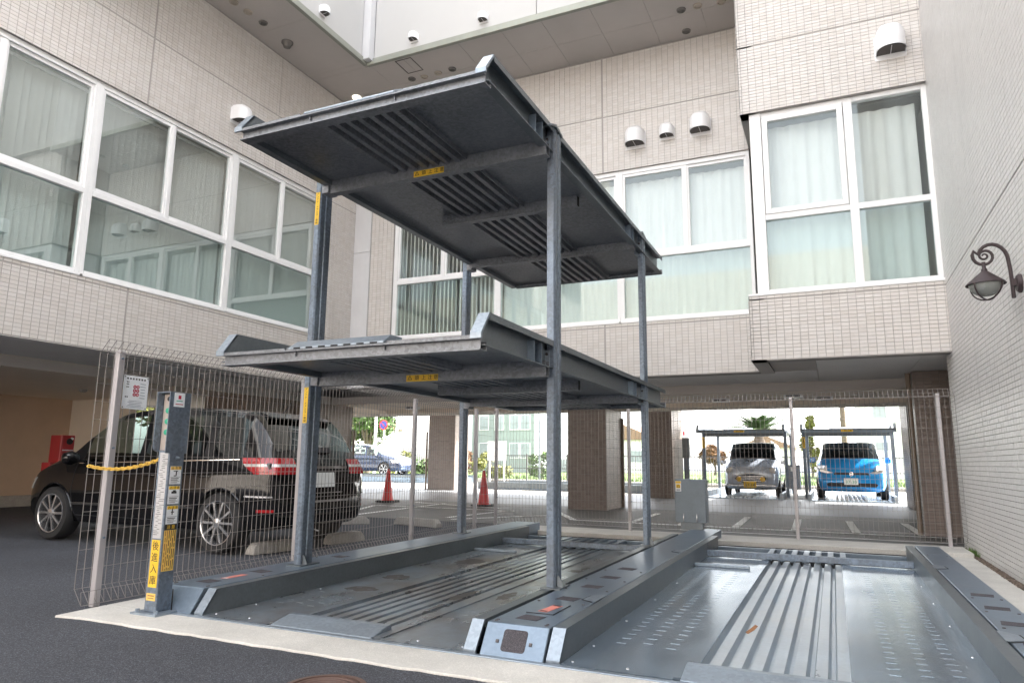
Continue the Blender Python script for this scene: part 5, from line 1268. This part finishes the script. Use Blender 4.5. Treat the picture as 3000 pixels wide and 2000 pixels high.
cp_ = thing('control_cabinet', 'small grey control cabinet between the two back lifts', 'cabinet', (-1.04, 21.9, 0)); mb = MB(); mb.box(-1.2, -.88, 21.8, 22.05, .3, .98); mb.build('body', 'post', cp_, bev=.01); mb = MB(); mb.box(-1.1, -.98, 21.85, 22.0, 0, .3); mb.build('neck', 'fin', cp_)
sticker('label', (-1.10, 21.799, .86), (1, 0, 0), (0, 0, 1), .07, .12, 'white_st', parent=cp_)
cp2 = thing('control_post', 'dark control post beside the pale pillar near the silver blue car', 'control post', (-4.0, 21.4, 0))
mb = MB(); mb.box(-4.07, -3.93, 21.4, 21.5, 0, 1.2); mb.build('pole', 'post', cp2); mb = MB(); mb.box(-4.1, -3.9, 21.35, 21.5, 1.15, 1.75); mb.build('hood', 'fin', cp2); sticker('sticker', (-3.98, 21.399, .42), (1, 0, 0), (0, 0, 1), .12, .12, 'yellow', bars=[(0, 0, .03, .04, 'ink')], parent=cp2)
wb = thing('notice_board', 'small white notice on a thin pole beside the pale pillar', 'sign', (-4.5, 23.8, 0)); mb = MB(); mb.tube([(-4.5, 23.8, 0), (-4.5, 23.8, 2.2)], .025, 8); mb.build('pole', 'alu_s', wb); sticker('board', (-4.5, 23.76, 1.98), (1, 0, 0), (0, 0, 1), .32, .28, 'white_st', bars=[(0, 0, .05, .12, 'red_ink')], parent=wb)

# ================================================================== BEYOND THE BUILDING
mt['grass'] = M('grass', (.085, .135, .03), .95, var=.35, vs=2.5, bump=.6, bs=40)
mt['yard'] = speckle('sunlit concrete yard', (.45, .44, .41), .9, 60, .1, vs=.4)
mt['leaf1'] = M('green leaves', (.06, .11, .025), .7, var=.55, vs=2.2); mt['leaf2'] = M('yellow green leaves', (.16, .17, .04), .7, var=.45, vs=2.2); mt['leaf3'] = M('reddish leaves', (.17, .09, .04), .7, var=.4, vs=2.2)
mt['bark'] = M('bark', (.13, .10, .075), .9, var=.3, vs=12)
mt['housewall'] = M('pale house render', (.82, .80, .77), .85, var=.05); mt['roof'] = M('brown roof', (.25, .16, .11), .8, var=.15); mt['frond'] = M('cycad leaf', (.04, .085, .018), .5, var=.4, vs=3)
mt['wglass'] = M('grey window glass', (.30, .33, .35), .15, var=.1); mt['blackf'] = M('black fence metal', (.04, .04, .04), .5, var=.1)
mt['sign_b'] = M('blue sign face', (.03, .07, .45), .4, var=.04); mt['sign_r'] = M('red sign face', (.6, .03, .03), .4, var=.04)
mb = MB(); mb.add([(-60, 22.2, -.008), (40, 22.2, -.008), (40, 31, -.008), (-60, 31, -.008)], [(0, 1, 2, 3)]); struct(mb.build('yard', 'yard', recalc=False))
mb = MB(); mb.add([(-90, 31.2, -.006), (60, 31.2, -.006), (60, 90, -.006), (-90, 90, -.006)], [(0, 1, 2, 3)]); struct(mb.build('grass_field', 'grass', recalc=False))
mb = MB(); mb.box(-60, 40, 30.9, 31.2, -.05, .16); struct(mb.build('kerb', 'stop', bev=.01))
mb = MB(); rg = random.Random(9)
for i in range(9000):
    x = rg.uniform(-30, 6); y = 31.4+rg.random()**2*14; a = rg.uniform(0, pi); h = rg.uniform(.08, .26); w = .02
    mb.add([(x-w*cos(a), y-w*sin(a), -.01), (x+w*cos(a), y+w*sin(a), -.01), (x+rg.uniform(-.06, .06), y+rg.uniform(-.06, .06), h)], [(0, 1, 2)])
struct(mb.build('tall_grass', 'grass', recalc=False), 'stuff')

def leaves(mb, c, rad, n, s, rg, m=0, hollow=.35):
    for _ in range(n):
        while True:
            p = Vector((rg.uniform(-1, 1), rg.uniform(-1, 1), rg.uniform(-1, 1)))
            if hollow < p.length < 1: break
        q = Vector((c[0]+p.x*rad[0], c[1]+p.y*rad[1], c[2]+p.z*rad[2])); a = Vector((rg.uniform(-1, 1), rg.uniform(-1, 1), rg.uniform(-.6, .6))).normalized()
        b = a.cross(Vector((rg.uniform(-1, 1), rg.uniform(-1, 1), rg.uniform(-1, 1)))).normalized(); l = s*rg.uniform(.6, 1.3)
        mb.add([q-a*l, q+b*l*.45, q+a*l, q-b*l*.45], [(0, 1, 2, 3)], m)

def tree(x, y, h, r, label, leaf='leaf1', seed=0, n=1500, s=.16, group='trees and shrubs beyond the car park', cat='tree', trunk=.35, cone=False):
    t = thing('tree' if cat == 'tree' else 'shrub', label, cat, (x, y, 0), group); rg = random.Random(seed)
    mb = MB(); zt = h*trunk; mb.tube([(x, y, -.05), (x+.05, y, zt*.5), (x+rg.uniform(-.1, .1), y, zt), (x, y, h*.75)], [r*.09, r*.07, r*.055, r*.02], 8); mb.build('trunk', 'bark', t)
    cl = MB(); k = 9 if cat == 'tree' else 6
    for i in range(k):
        a = 2*pi*i/k+rg.uniform(-.4, .4); d = r*rg.uniform(.25, .68); fz = rg.uniform(.18, .82); q = r*rg.uniform(.32, .52)
        if cone: fz = .08+.88*i/k; d = r*.45*(1-fz); q = r*(.18+.55*(1-fz))
        zc = zt+(h-zt)*fz; c = (x+d*cos(a), y+d*sin(a), zc)
        if cat == 'tree':
            mb = MB(); mb.tube([(x, y, zt*.8), ((x+c[0])/2, (y+c[1])/2, (zt+zc)/2+.1), c], [r*.045, r*.03, r*.012], 6); mb.build('limb', 'bark', t)
        leaves(cl, c, (q, q, q*.8), n//k, s, rg)
    cl.build('crown', leaf, t, recalc=False)
tree(-25.2, 20.6, 4.6, 2.0, 'yellow green tree outside the left opening, above the windscreen of the black hatchback', 'leaf2', 1, 1900)
tree(-23.0, 19.3, 2.2, 1.2, 'low green shrub outside the left opening, seen through the hatchback windows', 'leaf1', 2, 900, .12, cat='shrub', trunk=.1)
tree(-26.5, 22.8, 4.2, 1.9, 'dark green tree outside the left opening, partly hidden by the notice board', 'leaf1', 3, 1600)
tree(-38.5, 47, 6.2, 3.4, 'yellow green tree left of the round blue road sign', 'leaf2', 4, 2000, .24); tree(-33.4, 46, 6.2, 2.6, 'deep green tree right behind the round blue road sign', 'leaf1', 5, 2200, .22); tree(-36.2, 50, 7.2, 3.2, 'tall green tree behind the two poles', 'leaf1', 6, 1800, .26)
for i, (x, y, r, l, lab) in enumerate(((-22.6, 33.6, 1.2, 'leaf2', 'yellow green shrub behind the saloon roof'), (-20.4, 33.2, 1.1, 'leaf1', 'green shrub behind the saloon bonnet'), (-18.2, 33.4, 1.2, 'leaf3', 'reddish shrub by the nose of the saloon'), (-16.4, 33.4, 1.1, 'leaf2', 'pale shrub left of the far pillar'), (-13.6, 33.5, 1.0, 'leaf1', 'green shrub behind the white board'))):
    tree(x, y, 1.5, r, lab, l, 20+i, 900, .11, cat='shrub', trunk=.1)
tree(-1.6, 62, 5.3, 1.15, 'small yellow green conifer left of the brown utility pole', 'leaf2', 30, 1300, .2, trunk=.12, cone=True)
for i, (x, y, lab) in enumerate(((-9.5, 64, 'hazy reddish tree right of the big tiled pillar'), (-7.2, 66, 'hazy tree behind the grey rear lift post'))): tree(x, y, 2.7, 1.3, lab, 'leaf3', 40+i, 900, .25)
# cycad
cy = thing('cycad_palm', 'dark green cycad palm rising behind the silver blue car', 'palm', (-2.52, 28.2, 0), 'trees and shrubs beyond the car park'); rg = random.Random(8)
mb = MB(); mb.lathe([(.24, 0), (.26, .5), (.22, 1.0), (.25, 1.7), (.16, 2.05), (0, 2.1)], (-2.52, 28.2, 0), 14); mb.build('trunk', 'bark', cy)
for k in range(34):
    a = 2*pi*k*.381966+.3; el = radians(66-(k/34)*50); L = rg.uniform(1.2, 1.4); mb = MB(); P = []; o = Vector((-2.52, 28.2, 2.12)); d0 = Vector((cos(a), sin(a), 0))
    for j in range(13):
        t = j/12; P.append(o+d0*(L*t*cos(el)+.12*t*t)+Vector((0, 0, L*t*sin(el)-.34*t*t*L)))
    side = d0.cross(Vector((0, 0, 1)))
    for j in range(1, 12):
        for q in range(2):
            b = P[j].lerp(P[j+1], q/2); w = .26*sin(pi*min(1, .15+j/12*.85))**.7; f = (P[j+1]-P[j]).normalized()
            for s in (-1, 1):
                tip = b+side*s*w+f*.10+Vector((0, 0, .03)); mb.add([b-f*.026, tip-f*.008, tip+f*.008, b+f*.026], [(0, 1, 2, 3)])
    mb.tube(P, .02, 4, cap=False); mb.build('frond', 'frond', cy, recalc=False)
# far fence, poles, signs, buildings
ff = thing('lattice_fence', 'black lattice fence along the far edge of the yard', 'fence', (-4, 30.3, 0)); mb = MB()
x = -15.0
pk = MB()
while x < 8: pk.box(x-.008, x+.008, 30.295, 30.31, .05, 1.3); x += .11
pk.build('picket', 'blackf', ff, recalc=False, kind='stuff')
for z in (.08, .7, 1.28): mb = MB(); mb.box(-15, 8, 30.29, 30.315, z-.015, z+.015); mb.build('rail', 'blackf', ff)
for x in np.arange(-15, 8.1, 2.0): mb = MB(); mb.box(x-.03, x+.03, 30.27, 30.33, 0, 1.35); mb.build('post', 'blackf', ff)
def pole(x, y, h, r, name, label, cat, mat='alu_s', extra=None):
    t = thing(name, label, cat, (x, y, 0), 'poles beyond the car park'); mb = MB(); mb.tube([(x, y, -.05), (x, y, h*.5), (x, y, h)], [r, r*.9, r*.75], 10); mb.build('shaft', mat, t); return t
up = pole(.58, 40, 9, .15, 'utility_pole', 'brown utility pole rising above the blue minivan', 'utility pole', mt['bark'])
for z in (3.2, 3.9): mb = MB(); mb.box(.40, .44, 39.8, 39.84, z, z+.18); mb.build('step_bolt', 'fin', up)
pole(-24.9, 35, 4.5, .09, 'lamp_post', 'pale pole just left of the round blue road sign', 'pole', 'housewall'); pole(-23.6, 35.3, 4.5, .07, 'lamp_post', 'pale pole just right of the round blue road sign', 'pole', 'housewall'); pole(-12.9, 31.6, 4.0, .05, 'lamp_post', 'dark thin pole right of the white board', 'pole', 'fin')
rs = pole(-24.15, 34.8, 3.0, .06, 'road_sign', 'round blue road sign with red rim on a white pole', 'road sign', 'housewall')
mb = MB(); mb.lathe([(0, -.02), (.30, -.02), (.30, 0), (0, 0)], (-24.15, 34.72, 3.05), 28, axis='y', smooth=False); mb.build('disc', 'sign_r', rs)
mb = MB(); mb.lathe([(0, -.028), (.225, -.028), (.225, -.021)], (-24.15, 34.72, 3.05), 28, axis='y', smooth=False); mb.build('face', 'sign_b', rs)
mb = MB(); mb.obox((-24.15, 34.69, 3.05), (.17, 0, -.17), (.02, 0, .02), (0, .003, 0)); mb.build('slash', 'sign_r', rs)
wbd = thing('white_board', 'large plain white board standing on two legs at the edge of the grass', 'board', (-14.4, 30.05, 0)); mb = MB(); mb.box(-14.9, -13.95, 30.0, 30.04, 1.03, 1.93); mb.build('panel', 'white_wall', wbd, bev=.004)
for x in (-14.8, -14.05): mb = MB(); mb.box(x-.03, x+.03, 30.04, 30.09, 0, 1.9); mb.build('leg', 'alu_s', wbd)
def house(x0, x1, y0, y1, h, label, roof=None, wins=(), mat='housewall'):
    t = thing('house', label, 'house', ((x0+x1)/2, (y0+y1)/2, 0), 'buildings far beyond the car park'); mb = MB(); mb.box(x0, x1, y0, y1, -.05, h); mb.build('wall', mat, t)
    if roof: mb = MB(); mb.prism([(x0-.4, h), (x1+.4, h), ((x0+x1)/2, h+roof)], 'y', y0-.4, y1+.4); mb.build('roof', 'roof', t)
    else: mb = MB(); mb.box(x0-.15, x1+.15, y0-.15, y1+.15, h, h+.25); mb.build('parapet', mat, t)
    for (wx, wz, ww, wh) in wins:
        mb = MB(); mb.box(wx-ww/2-.06, wx+ww/2+.06, y0-.06, y0-.002, wz-wh/2-.06, wz+wh/2+.06); f = mb.build('window', 'alu', t); mb = MB(); mb.box(wx-ww/2, wx+ww/2, y0-.07, y0-.061, wz-wh/2, wz+wh/2); mb.build('pane', 'wglass', f)
    return t
house(-31.5, -25.0, 60, 70, 9, 'white flat roofed block far behind the white board', None, [(x, z, .9, 1.3) for x in (-30.2, -28.6, -27.0, -25.9) for z in (2.0, 4.6, 7.2)], M('pale green grey render', (.27, .31, .30), .85, var=.05))
house(-44, -39.5, 52, 60, 4.0, 'low pale house far left behind the trees', 1.4, [(-42.8, 1.8, 1, 1.2), (-40.8, 1.8, 1, 1.2)])
house(-22.5, -15.5, 68, 76, 3.2, 'low house with a brown roof far across the grass', 1.6, [(-21, 1.6, 1.2, 1.1), (-17.5, 1.6, 1.2, 1.1)])
house(2.0, 9.0, 60, 70, 8.5, 'tall pale house far behind the blue minivan', None, [(3.4, 5.2, .9, 1.3), (3.4, 2.4, .9, .6), (6.5, 5.2, .9, 1.3)])
house(-8.5, -3.6, 74, 82, 2.6, 'low pale house far behind the silver blue car', 1.2, [(-7, 1.3, 1, 1), (-5, 1.3, 1, 1)])
pp = thing('parking_platform', 'low green grey lift platform under the dark saloon', 'parking lift', (-19, 28.5, 0), 'car parking lifts')
mb = MB(); mb.box(-25.5, -15.6, 27.4, 30.0, .0, .24); mb.build('deck', 'galv', pp, bev=.01)
for y in (27.4, 29.9): mb = MB(); mb.box(-25.5, -15.6, y, y+.08, .24, .34); mb.build('side_rail', 'fin', pp)
pq = thing('parking_platform', 'low steel lift platform with raised edges left of the big tiled pillar', 'parking lift', (-8.5, 24.5, 0), 'car parking lifts')
mb = MB(); mb.box(-11.9, -5.2, 23.2, 26.0, .0, .06); mb.build('deck', 'post', pq)
for y in (23.2, 25.9, 24.5): mb = MB(); mb.box(-11.9, -5.2, y, y+.16, .06, .26); mb.build('side_rail', 'fin', pq, bev=.01)
